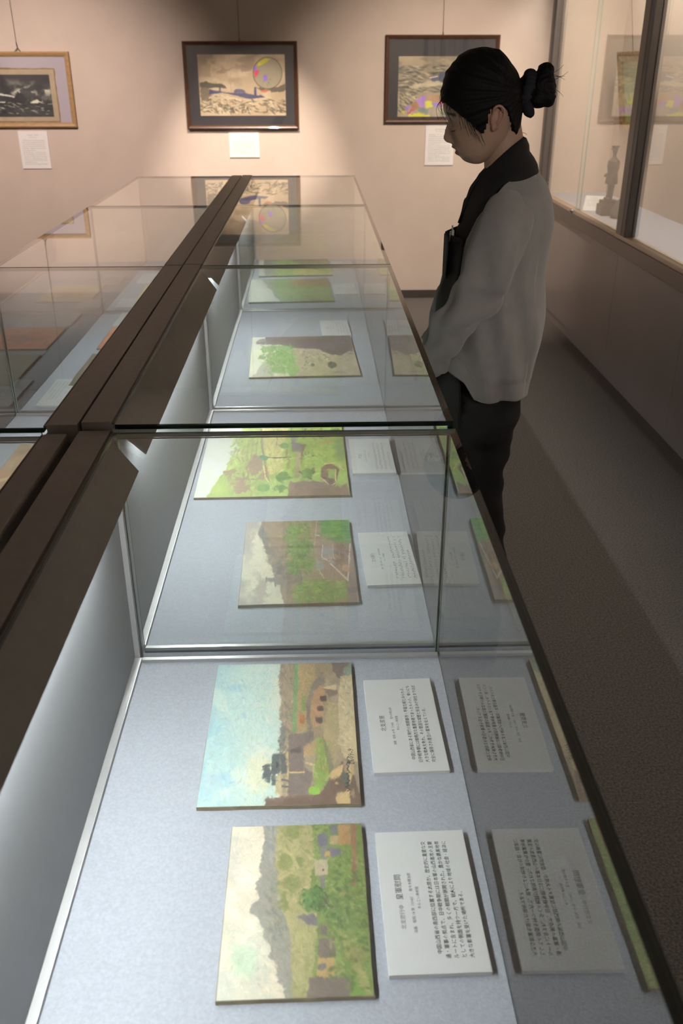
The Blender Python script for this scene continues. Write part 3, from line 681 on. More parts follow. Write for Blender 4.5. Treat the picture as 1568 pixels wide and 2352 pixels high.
        ring([(820, 860), (1000, 830), (1080, 900), (900, 940)], (200, 170, 80)); ring([(900, 950), (1100, 930), (1180, 1010), (980, 1050)], (170, 116, 160)); ring([(760, 960), (880, 960), (900, 1070), (740, 1070)], (150, 132, 104))
    else:                    # left picture: black and white breaking sea
        c = Canvas(130, 190, [(0, 660), (850, 632), (962, 1342), (68, 1362)], (214, 190, 176), 37)
        c.fill((66, 58, 56), .1).cloud((206, 182, 154), .5, .66, 5, .9, 1.6, region=np.clip(1 - abs(c.Y - 900) / 190, 0, 1)).cloud((58, 50, 50), .52, .62, 7, .85, 1.2, seed=6)
        c.poly([(280, 1060), (380, 930), (450, 960), (520, 1060), (480, 1130), (180, 1130)], (52, 46, 48), .1, 14)
        c.poly([(0, 950), (330, 1010), (330, 1030), (10, 990)], (216, 194, 164), .05, 6).line([(20, 1115), (170, 1112)], 9, (206, 186, 158)).poly([(560, 1110), (680, 1056), (780, 1110), (600, 1130)], (212, 186, 158), .08, 16)
        c.dabs((20, 1120, 950, 1330), 150, [(46, 42, 44), (70, 62, 60), (60, 52, 50)], 60, 12, .15, .2).dabs((40, 1110, 940, 1300), 34, [(206, 184, 154)], 44, 6, .15, .2)
    return c


def paint_small_landscape():
    c = Canvas(60, 80, [(0, 0), (100, 0), (100, 80), (0, 80)], (226, 200, 180), 41)
    c.fill((178, 164, 116), .08).cloud((150, 156, 120), .48, .62, 4).poly([(0, 50), (100, 44), (100, 80), (0, 80)], (150, 142, 70), .12, 5).dabs((0, 46, 100, 78), 60, [(176, 160, 60), (120, 130, 70)], 10, 3, .2, .4)
    return c


# ------------------------------------------------------------------ what lies in the cases
def floor_pt(px, py, z):
    d = FW + RT * ((px - 784) / FOC) - UP * ((py - 1176) / FOC)
    return Vector((0, 0, CAM_H)) + d * ((z - CAM_H) / d.z)


def rect_from_px(quad, z):
    p = [floor_pt(x, y, z) for x, y in quad]
    c = sum(p, Vector()) / 4
    wx = ((p[1] - p[0]).length + (p[2] - p[3]).length) / 2; wy = ((p[0] - p[3]).length + (p[1] - p[2]).length) / 2
    e = (p[1] - p[0]) + (p[2] - p[3])
    return c, wx, wy, math.atan2(e.y, e.x)


def oil_painting(c, loc, wx, wy, rot, label, thick=.006, seed=0):
    bm = bmesh.new(); rs = random.Random(seed); n = 10                       # a board whose edge is a little worn
    P = []
    for (xa, ya), (xb, yb) in (((-1, -1), (1, -1)), ((1, -1), (1, 1)), ((1, 1), (-1, 1)), ((-1, 1), (-1, -1))):
        for k in range(n):
            t = k / n; j = rs.uniform(-.0006, .0004)
            P.append(((xa + (xb - xa) * t) * (wx / 2 + j), (ya + (yb - ya) * t) * (wy / 2 + j)))
    lo = [bm.verts.new((x, y, 0)) for x, y in P]; hi = [bm.verts.new((x, y, thick)) for x, y in P]
    bm.faces.new(lo[::-1]); bm.faces.new(hi)
    for k in range(len(P)): bm.faces.new((lo[k], lo[(k + 1) % len(P)], hi[(k + 1) % len(P)], hi[k]))
    o = add_obj('oil_painting', to_mesh(bm, 'board'), M['board']); o.location = (loc.x, loc.y, ZF); o.rotation_euler = (0, 0, rot)
    tag(o, label, 'painting', 'small oil paintings laid flat in the display cases')
    s = add_obj('painted_surface', c.mesh('painted_surface', wx - .0014, wy - .0014, .0004), M['paint'], o); s.location = (0, 0, thick + .0002)
    return o


RIGHT = [
    (paint_valley, [(530, 1900), (832, 1890), (857, 2287), (497, 2302)], 'oil painting of a green valley with grey mountains, nearest the camera in the right row'),
    (paint_castle_river, [(497, 1527), (806, 1522), (830, 1845), (453, 1857)], 'oil painting with a pale blue sky, castle wall and arched bridge'),
    (paint_village_pagoda, [(565, 1200), (803, 1193), (823, 1382), (547, 1392)], 'oil painting of a walled village and pagoda under a grey cream sky'),
    (paint_green_hills, [(482, 976), (785, 972), (802, 1135), (447, 1146)], 'oil painting of bright yellow-green terraced hills, partly under the black glass seam'),
    (paint_fortress_tree, [(583, 776), (806, 770), (825, 861), (566, 868)], 'oil painting of a dark fortress wall and green tree, in the third right-hand case'),
    (lambda: paint_hillside(0), [(575, 643), (757, 639), (762, 690), (569, 696)], 'oil painting of green hillside with brown ridge, nearer of two in farthest right case'),
    (lambda: paint_hillside(1), [(598, 598), (757, 594), (758, 631), (590, 635)], 'oil painting of yellow-green fields, farther of two in the farthest right case'),
]
ZP = ZF + .006
for k, (fn, q, lab) in enumerate(RIGHT):
    c, wx, wy, rot = rect_from_px(q, ZP)
    cv = fn(); cv.finish(int(cv.h * cv.w / 24), 7 if cv.h > 140 else 4, 1.8, .045).mute(.27 if k == 0 else .18)
    op = oil_painting(cv, c, wx, wy, rot * .6, lab, seed=k)
    if k == 1: castle = op
oil_painting(paint_flowers(3), Vector((-.02, .37, 0)), .24, .33, 0, 'oil painting in brown and ochre at the near end of the first right case', seed=9)

# left row
for k, (x, y, wx, wy, kind, lab) in enumerate([
        (-.685, 3.37, .235, .30, 0, 'orange-red painting in the left row, third case'),
        (-.685, 2.97, .235, .36, 1, 'dark grey-green painting beside the orange-red one in the left row'),
        (-.675, 4.13, .24, .34, 2, 'yellowish paper drawing in the farthest left case'),
        (-.68, 2.10, .26, .38, 3, 'ochre and brown painting in the second left case')]):
    oil_painting(paint_flowers(kind), Vector((x, y, 0)), wx, wy, 0, lab, seed=20 + k)

# ---- caption cards
def text_mesh(s, size, thin=0.0, spacing=1.0, align='LEFT', lines=1.0):
    cu = bpy.data.curves.new('lettering', 'FONT'); cu.body = s; cu.size = size; cu.resolution_u = 1; cu.align_x = align
    cu.space_character = spacing; cu.space_line = lines; cu.offset = thin
    o = bpy.data.objects.new('lettering', cu); COL.objects.link(o)
    dg = bpy.context.evaluated_depsgraph_get(); dg.update()
    me = bpy.data.meshes.new_from_object(o.evaluated_get(dg)); me.name = 'lettering'; me.materials.clear()
    bpy.data.objects.remove(o); bpy.data.curves.remove(cu)
    return me


def scribble_mesh(rows, seed):
    """rows: (x0, y, number of characters, character size): characters too small to read, as a few strokes each"""
    rs = random.Random(seed); V = []; F = []
    for x0, y0, n, s in rows:
        for k in range(n):
            if rs.random() < .06: continue
            for _ in range(4):
                hor = rs.random() < .55; L = s * rs.uniform(.35, .78); t = s * .11
                cx = x0 + k * s * 1.04 + s * rs.uniform(.3, .6); cy = y0 + s * rs.uniform(.15, .85)
                hx, hy = (L / 2, t / 2) if hor else (t / 2, L / 2); i = len(V)
                V += [(cx - hx, cy - hy, 0), (cx + hx, cy - hy, 0), (cx + hx, cy + hy, 0), (cx - hx, cy + hy, 0)]; F.append((i, i + 1, i + 2, i + 3))
    return mesh_of('lettering', V, F)


SUB = '油画　昭和 18 年（1943）　佐々木精治郎'
MUS = 'めんこい美術館'


def caption_card(loc, wl, hl, label, title=None, body=None, seed=0, z=ZF, th=.006, small=None, rz=math.pi / 2):
    """wl: length along the writing, hl: height of the card; the writing is read from the aisle"""
    bm = bmesh.new(); box_bm(bm, -wl / 2, wl / 2, -hl / 2, hl / 2, 0, th, .0004)
    o = add_obj('caption_card', to_mesh(bm, 'card'), M['card']); o.location = (loc[0], loc[1], z); o.rotation_euler = (0, 0, rz)
    tag(o, label, 'caption card', 'white caption cards beside the paintings')
    zt = th + .00025

    def put(me, x, y, nm='lettering', mt='ink'):
        t = add_obj(nm, me, M[mt], o); t.location = (x, y, zt)
    if title:
        parts = title if isinstance(title, list) else [(title, .0095)]
        xs = -.020 if len(parts) == 1 else -.046
        for s, sz in parts:
            put(text_mesh(s, sz, -.00005), xs if len(parts) == 1 else xs, hl / 2 - .026, 'title_lettering'); xs += .042
        put(text_mesh(SUB, .0048, 0), -.052, hl / 2 - .039, mt='inkpale'); put(text_mesh(MUS, .0048, 0), -.018, hl / 2 - .047, mt='inkpale')
    else:
        put(scribble_mesh([(-.022, hl / 2 - .03, 3, .011)], seed + 50), 0, 0, 'title_lettering')
        put(scribble_mesh([(-.045, hl / 2 - .042, 14, .0055), (-.015, hl / 2 - .051, 6, .0055)], seed + 60), 0, 0, mt='inkpale')
    if body:
        n = max(len(s) for s in body); sz = min(.0070, (wl - .04) / n / .98)
        put(text_mesh('\n'.join(body), sz, 0, lines=1.42), -n * sz * .5, hl / 2 - .064)
    else:
        put(scribble_mesh([(-wl * .40, hl / 2 - .068 - .0115 * k, 26 if k < 3 else 17, .0067) for k in range(4)], seed), 0, 0, mt='inkpale')
    return o


sgn = add_obj('signature_date', text_mesh('2609-9', .0125, 0), M['ink'], castle); sgn.location = (.1085, -.088, .0070); sgn.rotation_euler = (0, 0, math.pi / 2)
B1 = ['　中国山西省の南西部に位置する太原か。歴史的に重要な交', '通・軍事の拠点で、日中戦争期には日本軍の山西進攻の主要', 'ルートに含まれ、多くの戦闘が展開された。豊かな農業地帯', 'としての側面を持つ一方で、戦火により地域の社会・経済に', '大きな影響を受けた場所である。']
B2 = ['　中国山西省にある明代の城郭都市・平遥古城とみられる。', '日中戦争期には戦略的な重要地帯であったものの、幸いにも', '大きな戦火を免れ、その堅固な城壁と街並みが現在までほぼ', '完全に保存され昔日の繁栄を伝えている。']
CARDS = [
    ([(862, 1913), (1063, 1905), (1128, 2230), (892, 2243)], [('北支旅行中', .0070), ('皇軍慰問', .0098)], B1, 'white caption card with five lines, beside the green valley painting'),
    ([(836, 1563), (988, 1557), (1030, 1768), (857, 1777)], '北支風景', B2, 'white caption card beside the painting with the blue sky and castle'),
    ([(825, 1224), (937, 1220), (963, 1338), (840, 1347)], '文水縣行', None, 'white caption card beside the village and pagoda painting'),
    ([(802, 1008), (893, 1007), (909, 1085), (808, 1088)], None, None, 'white caption card beside the yellow-green terraced hills painting'),
    ([(737, 737), (799, 735), (804, 769), (737, 771)], None, None, 'white caption card behind the dark fortress wall painting'),
    ([(765, 652), (814, 651), (819, 674), (767, 676)], None, None, 'white caption card by the brown-ridged hillside painting, farthest right case'),
    ([(761, 598), (806, 597), (811, 617), (762, 619)], None, None, 'white caption card by the yellow-green fields painting, farthest right case'),
]
for k, (q, ti, bo, lab) in enumerate(CARDS):
    c, wx, wy, rot = rect_from_px(q, ZP)
    if k == 6: wy = .22
    caption_card((c.x, c.y), wy, wx, lab, ti, bo, seed=k, rz=math.pi / 2 + rot * .5)
caption_card((.133, .445), .22, .115, 'white caption card at the near end of the first right case', seed=12)
for k, (x, y, wl, hl, lab) in enumerate([
        (-.80, 2.73, .26, .11, 'white caption card in the left row, at the near end of the third case'),
        (-.70, 3.655, .20, .22, 'square white caption sheet beyond the orange-red painting in the left row'),
        (-.80, 4.44, .22, .11, 'white caption card behind the yellowish drawing in the farthest left case'),
        (-.81, 3.93, .16, .10, 'small white caption card in front of the yellowish drawing, farthest left case')]):
    caption_card((x, y), wl, hl, lab, seed=30 + k, rz=-math.pi / 2)


# ------------------------------------------------------------------ pictures on the back wall
def frame_mesh(wd, ht, fw, dp):
    """mitred moulding: outer rectangle wd x ht in the XZ plane, hanging in front of the wall (towards -Y)"""
    prof = [(0, 0), (0, dp), (fw * .25, dp + .004), (fw * .6, dp), (fw, dp - .008), (fw, .004)]     # (inset, depth)
    V = []; F = []; n = len(prof)
    for sx, sz in ((-1, -1), (1, -1), (1, 1), (-1, 1)):
        for ins, d in prof: V.append((sx * (wd / 2 - ins), -d, sz * (ht / 2 - ins)))
    for k in range(4):
        for j in range(n):
            a, b = k * n + j, k * n + (j + 1) % n; c_, d_ = ((k + 1) % 4) * n + j, ((k + 1) % 4) * n + (j + 1) % n
            F.append((a, b, d_, c_))
    return mesh_of('frame', V, F)


def wall_picture(x0, x1, z0, z1, art, cv, fmat, matm, fw, label, wire='single', paper=None):
    cx, cz = (x0 + x1) / 2, (z0 + z1) / 2
    r = empty('framed_picture', (cx, YW - .004, cz)); tag(r, label, 'picture', 'framed pictures hung on the back wall')
    wd, ht = x1 - x0, z1 - z0
    add_obj('frame', frame_mesh(wd, ht, fw, .024), fmat, r)
    box('mat_board', -wd / 2 + fw * .8, wd / 2 - fw * .8, -.012, -.006, -ht / 2 + fw * .8, ht / 2 - fw * .8, matm, r)
    a0, a1, b0, b1 = [v - (cx if i < 2 else cz) for i, v in enumerate(art)]
    if paper:
        p0, p1, q0, q1 = [v - (cx if i < 2 else cz) for i, v in enumerate(paper)]; rs = random.Random(4); P = []
        for (xa, za), (xb, zb) in (((p0, q0), (p1, q0)), ((p1, q0), (p1, q1)), ((p1, q1), (p0, q1)), ((p0, q1), (p0, q0))):
            for k in range(14): P.append((xa + (xb - xa) * k / 14 + rs.uniform(-.003, .003), za + (zb - za) * k / 14 + rs.uniform(-.003, .003)))
        add_obj('torn_edge', mesh_of('torn_edge', [(x, -.0130, z) for x, z in P], [tuple(range(len(P)))]), M['paper_torn'], r)
        box('paper_sheet', p0 + .008, p1 - .008, -.0142, -.0134, q0 + .008, q1 - .008, M['paper'], r)
    s = add_obj('artwork', cv.mesh('artwork', a1 - a0, b1 - b0, 0, 'XZ'), M['print'], r); s.location = ((a0 + a1) / 2, -.0147, (b0 + b1) / 2)
    pane('picture_glass', -wd / 2 + fw * .9, wd / 2 - fw * .9, -.0185, -.0165, -ht / 2 + fw * .9, ht / 2 - fw * .9, [M['glass'], M['edge_green']], r)
    top = ZC - cz - .02
    tube('hanging_wire', [(0, -.008, ht / 2 + (.045 if wire == 'fork' else 0)), (-.012, -.006, top)], .0011, M['wire'], r, 6)
    if wire == 'fork':
        bm = bmesh.new(); tube_bm(bm, [(.0, -.009, ht / 2 + .052), (.004, -.009, ht / 2 + .02), (.024, -.012, ht / 2 - .004)], .003, 6); tube_bm(bm, [(.004, -.009, ht / 2 + .02), (-.02, -.012, ht / 2 - .004)], .0025, 6)
        add_obj('hook', to_mesh(bm), M['wire'], r)
    else:
        tube('hook', [(0, -.009, ht / 2 + .016), (0, -.012, ht / 2 - .004)], .003, M['wire'], r, 6)
    return r


wall_picture(-.857, -.097, 1.168, 1.703, (-.762, -.182, 1.252, 1.625), paint_ship(0), M['frame_dark'], M['mat_dark'], .026,
             'dark-framed picture of a steamer with coloured roundel, centre of the back wall')
wall_picture(.490, 1.252, 1.205, 1.740, (.580, 1.165, 1.243, 1.613), paint_ship(1), M['frame_dark'], M['mat_dark'], .026,
             'dark-framed sea picture with a coloured chart, behind the standing woman')
wall_picture(-2.275, -1.608, 1.183, 1.643, (-2.125, -1.754, 1.248, 1.506), paint_ship(2), M['frame_tan'], M['mat_lilac'], .030,
             'tan-framed black and white sea picture at the left of the back wall', 'fork', (-2.170, -1.713, 1.213, 1.545))


def wall_label(x0, x1, z0, z1, label, nlines, seed):
    cx, cz = (x0 + x1) / 2, (z0 + z1) / 2; wd, ht = x1 - x0, z1 - z0
    o = box('caption_card', -wd / 2, wd / 2, -.008, 0, -ht / 2, ht / 2, M['card'], None, .0005); o.location = (cx, YW - .001, cz)
    tag(o, label, 'caption card', 'white caption cards on the back wall')
    rows = [(-.036, ht / 2 - .03, 8, .009), (-.03, ht / 2 - .043, 9, .006)]
    k0 = ht / 2 - .062; st = (ht - .075) / nlines
    rows += [(-wd * .40, k0 - st * k, 22 if k % 6 != 5 else 12, .0068) for k in range(nlines)]
    t = add_obj('lettering', scribble_mesh(rows, seed), M['inkpale'], o); t.rotation_euler = (math.pi / 2, 0, 0); t.location = (0, -.0083, 0)


wall_label(-.580, -.374, .986, 1.144, 'white caption card under the centre steamer picture, brightly lit', 8, 71)
wall_label(-2.019, -1.821, .918, 1.158, 'white caption card under the tan-framed picture at the left', 13, 72)
wall_label(.780, .980, .930, 1.187, 'white caption card behind the woman\'s face, under the right-hand picture', 15, 73)

# ------------------------------------------------------------------ built-in showcase along the right wall
XS = 1.60
sc = empty('wall_showcase', (XS, 2.2, 0)); tag(sc, 'long built-in glazed showcase with dark panelled base along the right wall', 'showcase')


def S(nm, x0, x1, y0, y1, z0, z1, mt, bev=0.0, parent=sc):
    return box(nm, x0 - XS, x1 - XS, y0 - 2.2, y1 - 2.2, z0, z1, mt, parent, bev)


YE = YW - .003
S('kick_board', XS + .004, XS + .03, YN + .02, YE, 0, .050, M['sc_base'])
ys = [YE] + [5.76 - .98 * k for k in range(9)] + [YN + .02]
for a, b in zip(ys, ys[1:]):
    if a - b > .05: S('base_panel', XS, XS + .02, b + .0015, a - .0015, .053, .664, M['sc_base'], .001)
S('sill', XS - .012, XS + .03, YN + .02, YE, .667, .737, M['sc_metal'], .003)
S('track', XS - .004, XS + .05, YN + .02, YE, .737, .760, M['sc_track'], .002)
S('shelf', XS + .05, XR - .004, YN + .02, YE, .725, .745, M['sc_shelf'])
S('back_lining', XR - .034, XR - .004, YN + .02, YE, .745, 2.30, M['sc_wall'])
S('end_lining', XS + .05, XR - .034, YE - .006, YE, .745, 2.30, M['sc_wall'])
S('ceiling_panel', XS, XR - .004, YN + .02, YE, 2.30, 2.34, M['sc_wall'])
S('header', XS - .005, XS + .03, YN + .02, YE, 2.20, ZC - .003, M['sc_metal'])
for yc in (6.64, 4.765, 2.90, 1.03, -.84):
    mu = S('mullion', XS - .010, XS + .045, yc - (.06 if yc > 6 else .075), yc + (.055 if yc > 6 else .075), .760, 2.20, M['sc_metal'], .003)
    S('groove', XS - .0115, XS - .0095, yc - .030, yc - .010, .762, 2.19, M['sc_groove'], 0, mu)
    S('side_strip', XS - .0125, XS - .0095, yc - (.058 if yc > 6 else .073), yc - .031, .762, 2.19, M['sc_dark'], 0, mu)
for a, b in ((4.85, 5.72), (5.68, 6.58), (2.98, 3.85), (3.81, 4.69), (1.11, 1.98), (1.94, 2.82), (-.76, .1), (.06, .95)):
    off = .012 if abs(a - 4.85) < .01 or abs(a - 2.98) < .01 or abs(a - 1.11) < .01 or abs(a + .76) < .01 else .024
    p = pane('glass_pane', off, off + .006, a - 2.2, b - 2.2, .760, 2.20, [M['glass'], M['edge_green']], sc)
lk = tube('lock', [(-.012, 5.73 - 2.2, .752), (.0, 5.73 - 2.2, .750)], .013, M['chrome'], sc, 14)
tube('lock_pin', [(-.022, 5.73 - 2.2, .752), (-.011, 5.73 - 2.2, .752)], .006, M['chrome'], lk, 12)
for a, b in ((4.9, 6.5), (3.0, 4.6), (1.1, 2.7)):
    S('lamp', XS + .08, XS + .14, a, b, 2.285, 2.299, M['sc_light'])

# gold-framed picture inside the showcase, leaning forward from its back
gp = empty('framed_picture', (2.055, 6.05, 1.40)); gp.rotation_euler = (0, 0, 0)
tag(gp, 'gold-framed landscape hung inside the showcase, half hidden by the mullion', 'picture')
R_ = Matrix.Rotation(-math.radians(10), 4, 'Y') @ Matrix.Rotation(-math.pi / 2, 4, 'Z')
gp.matrix_world = Matrix.Translation((2.022, 6.14, 1.405)) @ R_
add_obj('frame', frame_mesh(.48, .47, .055, .03), M['frame_gold'], gp)
box('backing_board', -.22, .22, -.008, -.002, -.215, .215, M['board'], gp)
cv = paint_small_landscape(); s_ = add_obj('artwork', cv.mesh('artwork', .39, .38, 0, 'XZ'), M['paint'], gp); s_.location = (0, -.0085, 0)
tube('hanging_wire', [(0, -.004, .235), (0, .0, .84)], .0015, M['wire'], gp, 6)
o = box('caption_card', 0, .008, -.09, .09, -.07, .07, M['card'], None, .0005); o.location = (XR - .0425, 6.16, 1.06)
tag(o, 'white caption card inside the showcase, under the gold-framed picture', 'caption card')
t = add_obj('lettering', scribble_mesh([(-.07, .045 - .014 * k, 16, .008) for k in range(8)], 88), M['inkpale'], o); t.rotation_euler = (math.pi / 2, 0, -math.pi / 2); t.location = (-.0003, 0, 0)

# bronze soldier figurine on its block
fx, fy, fz = 1.775, 5.60, .745
fr = empty('figurine', (fx, fy, fz)); fr.scale = (1.24, 1.24, 1.24); tag(fr, 'dark bronze figurine of a standing soldier in a peaked cap, inside the showcase', 'figurine')
bm = bmesh.new()
zb = .068


def T(pts, rad, n=12): tube_bm(bm, pts, rad, n)


def E_(c, r, seg=16):
    mt = Matrix.Translation(c) @ Matrix.Diagonal((*r, 1)); bmesh.ops.create_uvsphere(bm, u_segments=seg, v_segments=10, radius=1, matrix=mt)


E_((0, 0, zb + .222), (.0125, .0135, .017)); T([(0, 0, zb + .21), (0, 0, zb + .185)], [.008, .011])
T([(0, 0, zb + .228), (0, 0, zb + .236), (0, 0, zb + .243), (0, 0, zb + .246)], [.0135, .0150, .0205, .018]); E_((-.012, -.004, zb + .230), (.012, .014, .003))
T([(0, 0, zb + .192), (0, 0, zb + .178), (0, 0, zb + .150), (0, 0, zb + .125), (0, 0, zb + .098), (0, 0, zb + .075)], [.012, .028, .029, .024, .028, .031], 16)
for s in (-1, 1):
    T([(0, s * .012, zb + .09), (.001, s * .014, zb + .05), (0, s * .015, zb + .01)], [.017, .012, .009]); E_((-.008, s * .015, zb + .006), (.018, .008, .007))
    T([(0, s * .028, zb + .178), (.006, s * .038, zb + .145), (-.006, s * .036, zb + .118)], [.011, .010, .008])
T([(-.006, .036, zb + .118), (-.02, .03, zb + .112), (-.028, .022, zb + .108)], [.008, .007, .007])
T([(-.006, -.036, zb + .118), (-.018, -.036, zb + .098), (-.022, -.036, zb + .085)], [.008, .007, .008])
fb = remeshed(bm, .0026, 2, 'soldier'); add_obj('soldier', fb, M['bronze'], fr)
tube('sword', [(-.022, -.038, zb + .092), (-.030, -.042, zb + .002)], [.003, .0022], M['bronze'], fr, 8)
bm = bmesh.new(); box_bm(bm, -.046, .046, -.046, .046, 0, .050, .006); box_bm(bm, -.038, .038, -.038, .038, .050, zb, .004)
add_obj('block_base', to_mesh(bm), M['bronze'], fr)
# greenish carved stone in front of it
bm = bmesh.new(); bmesh.ops.create_icosphere(bm, subdivisions=4, radius=1)
for v in bm.verts:
    p = v.co.copy(); n_ = math.sin(p.x * 5 + 1) * math.sin(p.y * 4) * .10 + math.sin(p.z * 9 + p.x * 4) * .05
    k = 1 + n_; zc = p.z * k; wz = 1.0 - .45 * max(0, zc)
    v.co = Vector((p.x * k * .050 * wz + .016 * zc, p.y * k * .050 * wz, max(0, (zc + .55) * .084)))
o = add_obj('carved_stone', to_mesh(bm), M['stone'], None, True); o.location = (1.802, 5.465, .7452)
tag(o, 'greenish grey carved stone in front of the bronze figurine', 'stone')
# leaning caption card
bm = bmesh.new(); box_bm(bm, -.055, .055, -.002, .002, 0, .125, .0004)
o = add_obj('caption_card', to_mesh(bm), M['card']); o.location = (1.722, 5.76, .7455); o.rotation_euler = (math.radians(-52), 0, math.radians(-24))
tag(o, 'white caption card propped beside the bronze figurine', 'caption card')
t = add_obj('lettering', scribble_mesh([(-.018, .102, 4, .009)] + [(-.04, .085 - .012 * k, 10, .0075) for k in range(5)], 91), M['inkpale'], o); t.rotation_euler = (math.pi / 2, 0, 0); t.location = (0, -.0023, 0)

# ------------------------------------------------------------------ the woman standing beside the cases
PY = 2.20                                           # her middle plane; she faces -X
M['skin'] = vcol_mat('skin', .5, .35, bump=.05)
M['hair'] = new_mat('black_hair', (.0035, .003, .0033), .6, spec=.15, noise=.4, nscale=60, bump=.5, bscale=140, stretch=(6, 1, 1))
M['scrunchie'] = new_mat('navy_cloth', (.0035, .004, .0085), .85, noise=.2, bump=.3)
M['shirt'] = new_mat('black_shirt', (.005, .005, .0055), .85, noise=.15, nscale=30, bump=.25, bscale=300)
M['apron'] = new_mat('black_apron', (.0055, .005, .0055), .85, noise=.15, nscale=30, bump=.25, bscale=300)
M['knit'] = new_mat('grey_knit', (.27, .258, .245), .95, spec=.15, noise=.05, nscale=40, bump=.5, bscale=900, sheen=.3)
M['trousers'] = new_mat('black_trousers', (.0055, .005, .006), .85, noise=.15, nscale=12, bump=.2)
M['shoe'] = new_mat('black_leather', (.010, .010, .010), .4)
M['pen'] = new_mat('grey_pen', (.30, .29, .28), .35)
M['lash'] = new_mat('lash', (.012, .010, .010), .7)

P0 = empty('person', (.42, PY, 0))
tag(P0, 'woman in grey cardigan looking down at the display cases, hair in a bun', 'person')
OFF = Vector((.42, PY, 0))


def interp(tab, z, col):
    zs = [r[0] for r in tab]; v = [r[col] for r in tab]
    if zs[0] > zs[-1]: zs = zs[::-1]; v = v[::-1]
    return np.interp(z, zs, v)


def rings_bm(bm, rings, cap=True):
    R = [[bm.verts.new(Vector(p) - OFF) for p in ring] for ring in rings]; n = len(R[0])
    for a, b in zip(R, R[1:]):
        for k in range(n): bm.faces.new((a[k], a[(k + 1) % n], b[(k + 1) % n], b[k]))
    if cap: bm.faces.new(R[0][::-1]); bm.faces.new(R[-1])
    return R


def sup(t, e): return math.copysign(abs(t) ** (2 / e), t)


def oval(xf, xb, w_, z, n=48, split=.55, ef=2.2, eb=2.1, y0=PY):
    xc = xf + split * (xb - xf); out = []
    for k in range(n):
        a = 2 * math.pi * k / n; ca, sa = math.cos(a), math.sin(a)
        if ca > 0: x = xc - (xc - xf) * sup(ca, ef); y = w_ * sup(sa, ef)
        else: x = xc - (xb - xc) * sup(ca, eb); y = w_ * sup(sa, eb)
        out.append((x, y0 + y, z))
    return out


# head: (z, front of face without the nose, back, half width)
HEAD = [(1.573, .374, .388, .006), (1.567, .346, .418, .032), (1.553, .321, .438, .051), (1.532, .306, .452, .062), (1.505, .2975, .460, .069), (1.480, .2945, .463, .0725),
        (1.462, .2945, .463, .0735), (1.450, .2985, .463, .0735), (1.4400, .3045, .462, .0725), (1.4315, .3075, .460, .071), (1.415, .3095, .454, .068), (1.400, .3150, .446, .065),
        (1.3905, .3195, .438, .0625), (1.3845, .3205, .433, .061), (1.3790, .3205, .428, .0595), (1.3735, .3265, .423, .058), (1.3690, .3290, .418, .056), (1.3625, .3300, .413, .053), (1.3575, .3390, .407, .049),
        (1.3520, .3460, .400, .044), (1.3470, .3535, .392, .037), (1.3440, .3610, .384, .026)]
NOSE = [(1.4400, 0, .007), (1.4315, .0005, .006), (1.420, .0072, .0060), (1.410, .0118, .0070), (1.402, .0165, .0085), (1.3965, .0190, .0095), (1.3915, .0180, .0098), (1.3880, .0135, .0100), (1.3855, .001, .010), (1.380, 0, .01)]
bm = bmesh.new()
zs = np.concatenate([np.linspace(1.573, 1.45, 30), np.linspace(1.449, 1.344, 70)]); rr = []
for z in zs:
    ring = oval(interp(HEAD, z, 1), interp(HEAD, z, 2), interp(HEAD, z, 3), z, 120, .56, 2.35, 2.1)
    nd, ns = interp(NOSE, z, 1), interp(NOSE, z, 2); o2 = []
    for x, y, zz in ring:
        dy = y - PY
        if x < .40:
            x -= nd * math.exp(-(dy / ns) ** 2)
            for s in (-1, 1):
                x += .0065 * math.exp(-((dy - s * .030) / .014) ** 2 - ((zz - 1.4270) / .012) ** 2)          # sockets
                x -= .0050 * math.exp(-((dy - s * .030) / .012) ** 2 - ((zz - 1.4225) / .0075) ** 2)         # lowered lids
                x -= .0025 * math.exp(-((dy - s * .040) / .018) ** 2 - ((zz - 1.395) / .016) ** 2)           # cheeks
                x -= .0045 * math.exp(-((dy - s * .0095) / .005) ** 2 - ((zz - 1.3925) / .0055) ** 2)        # nostril wings
            x -= .0042 * math.exp(-(dy / .016) ** 2 - ((zz - 1.3775) / .0035) ** 2) + .0042 * math.exp(-(dy / .014) ** 2 - ((zz - 1.3660) / .0038) ** 2) + .0030 * math.exp(-(dy / .016) ** 2 - ((zz - 1.3500) / .005) ** 2)
            x += .0050 * math.exp(-(dy / .020) ** 2 - ((zz - 1.3722) / .0016) ** 2)
        o2.append((x, y, zz))
    rr.append(o2)
rings_bm(bm, rr)
SK = lambda pts, rad, n=20: tube_bm(bm, [Vector(p) - OFF for p in pts], rad, n)
SK([(.418, PY, 1.44), (.430, PY, 1.40), (.441, PY, 1.36), (.450, PY, 1.31), (.452, PY, 1.27)], [.050, .048, .048, .052, .060], 28)        # neck


def ball(c, r, seg=20):
    bmesh.ops.create_uvsphere(bm, u_segments=seg, v_segments=12, radius=1, matrix=Matrix.Translation(Vector(c) - OFF) @ Matrix.Diagonal((*r, 1)))


for s in (-1, 1):                                                                # ears
    ye = PY + s * .0745
    ball((.402, ye, 1.441), (.0115, .006, .021)); ball((.3985, ye + s * .001, 1.4235), (.0075, .005, .0085)); ball((.394, ye, 1.440), (.006, .005, .014))
    rim = smooth_path([(.393, ye + s * .003, 1.452), (.395, ye + s * .008, 1.463), (.405, ye + s * .011, 1.4675), (.415, ye + s * .012, 1.460), (.4165, ye + s * .011, 1.447), (.411, ye + s * .009, 1.432), (.403, ye + s * .006, 1.420)], 4)
    SK(rim, .0032, 8)
    SK(smooth_path([(.408, ye + s * .006, 1.456), (.4095, ye + s * .007, 1.445), (.404, ye + s * .006, 1.431)], 3), .0028, 8)
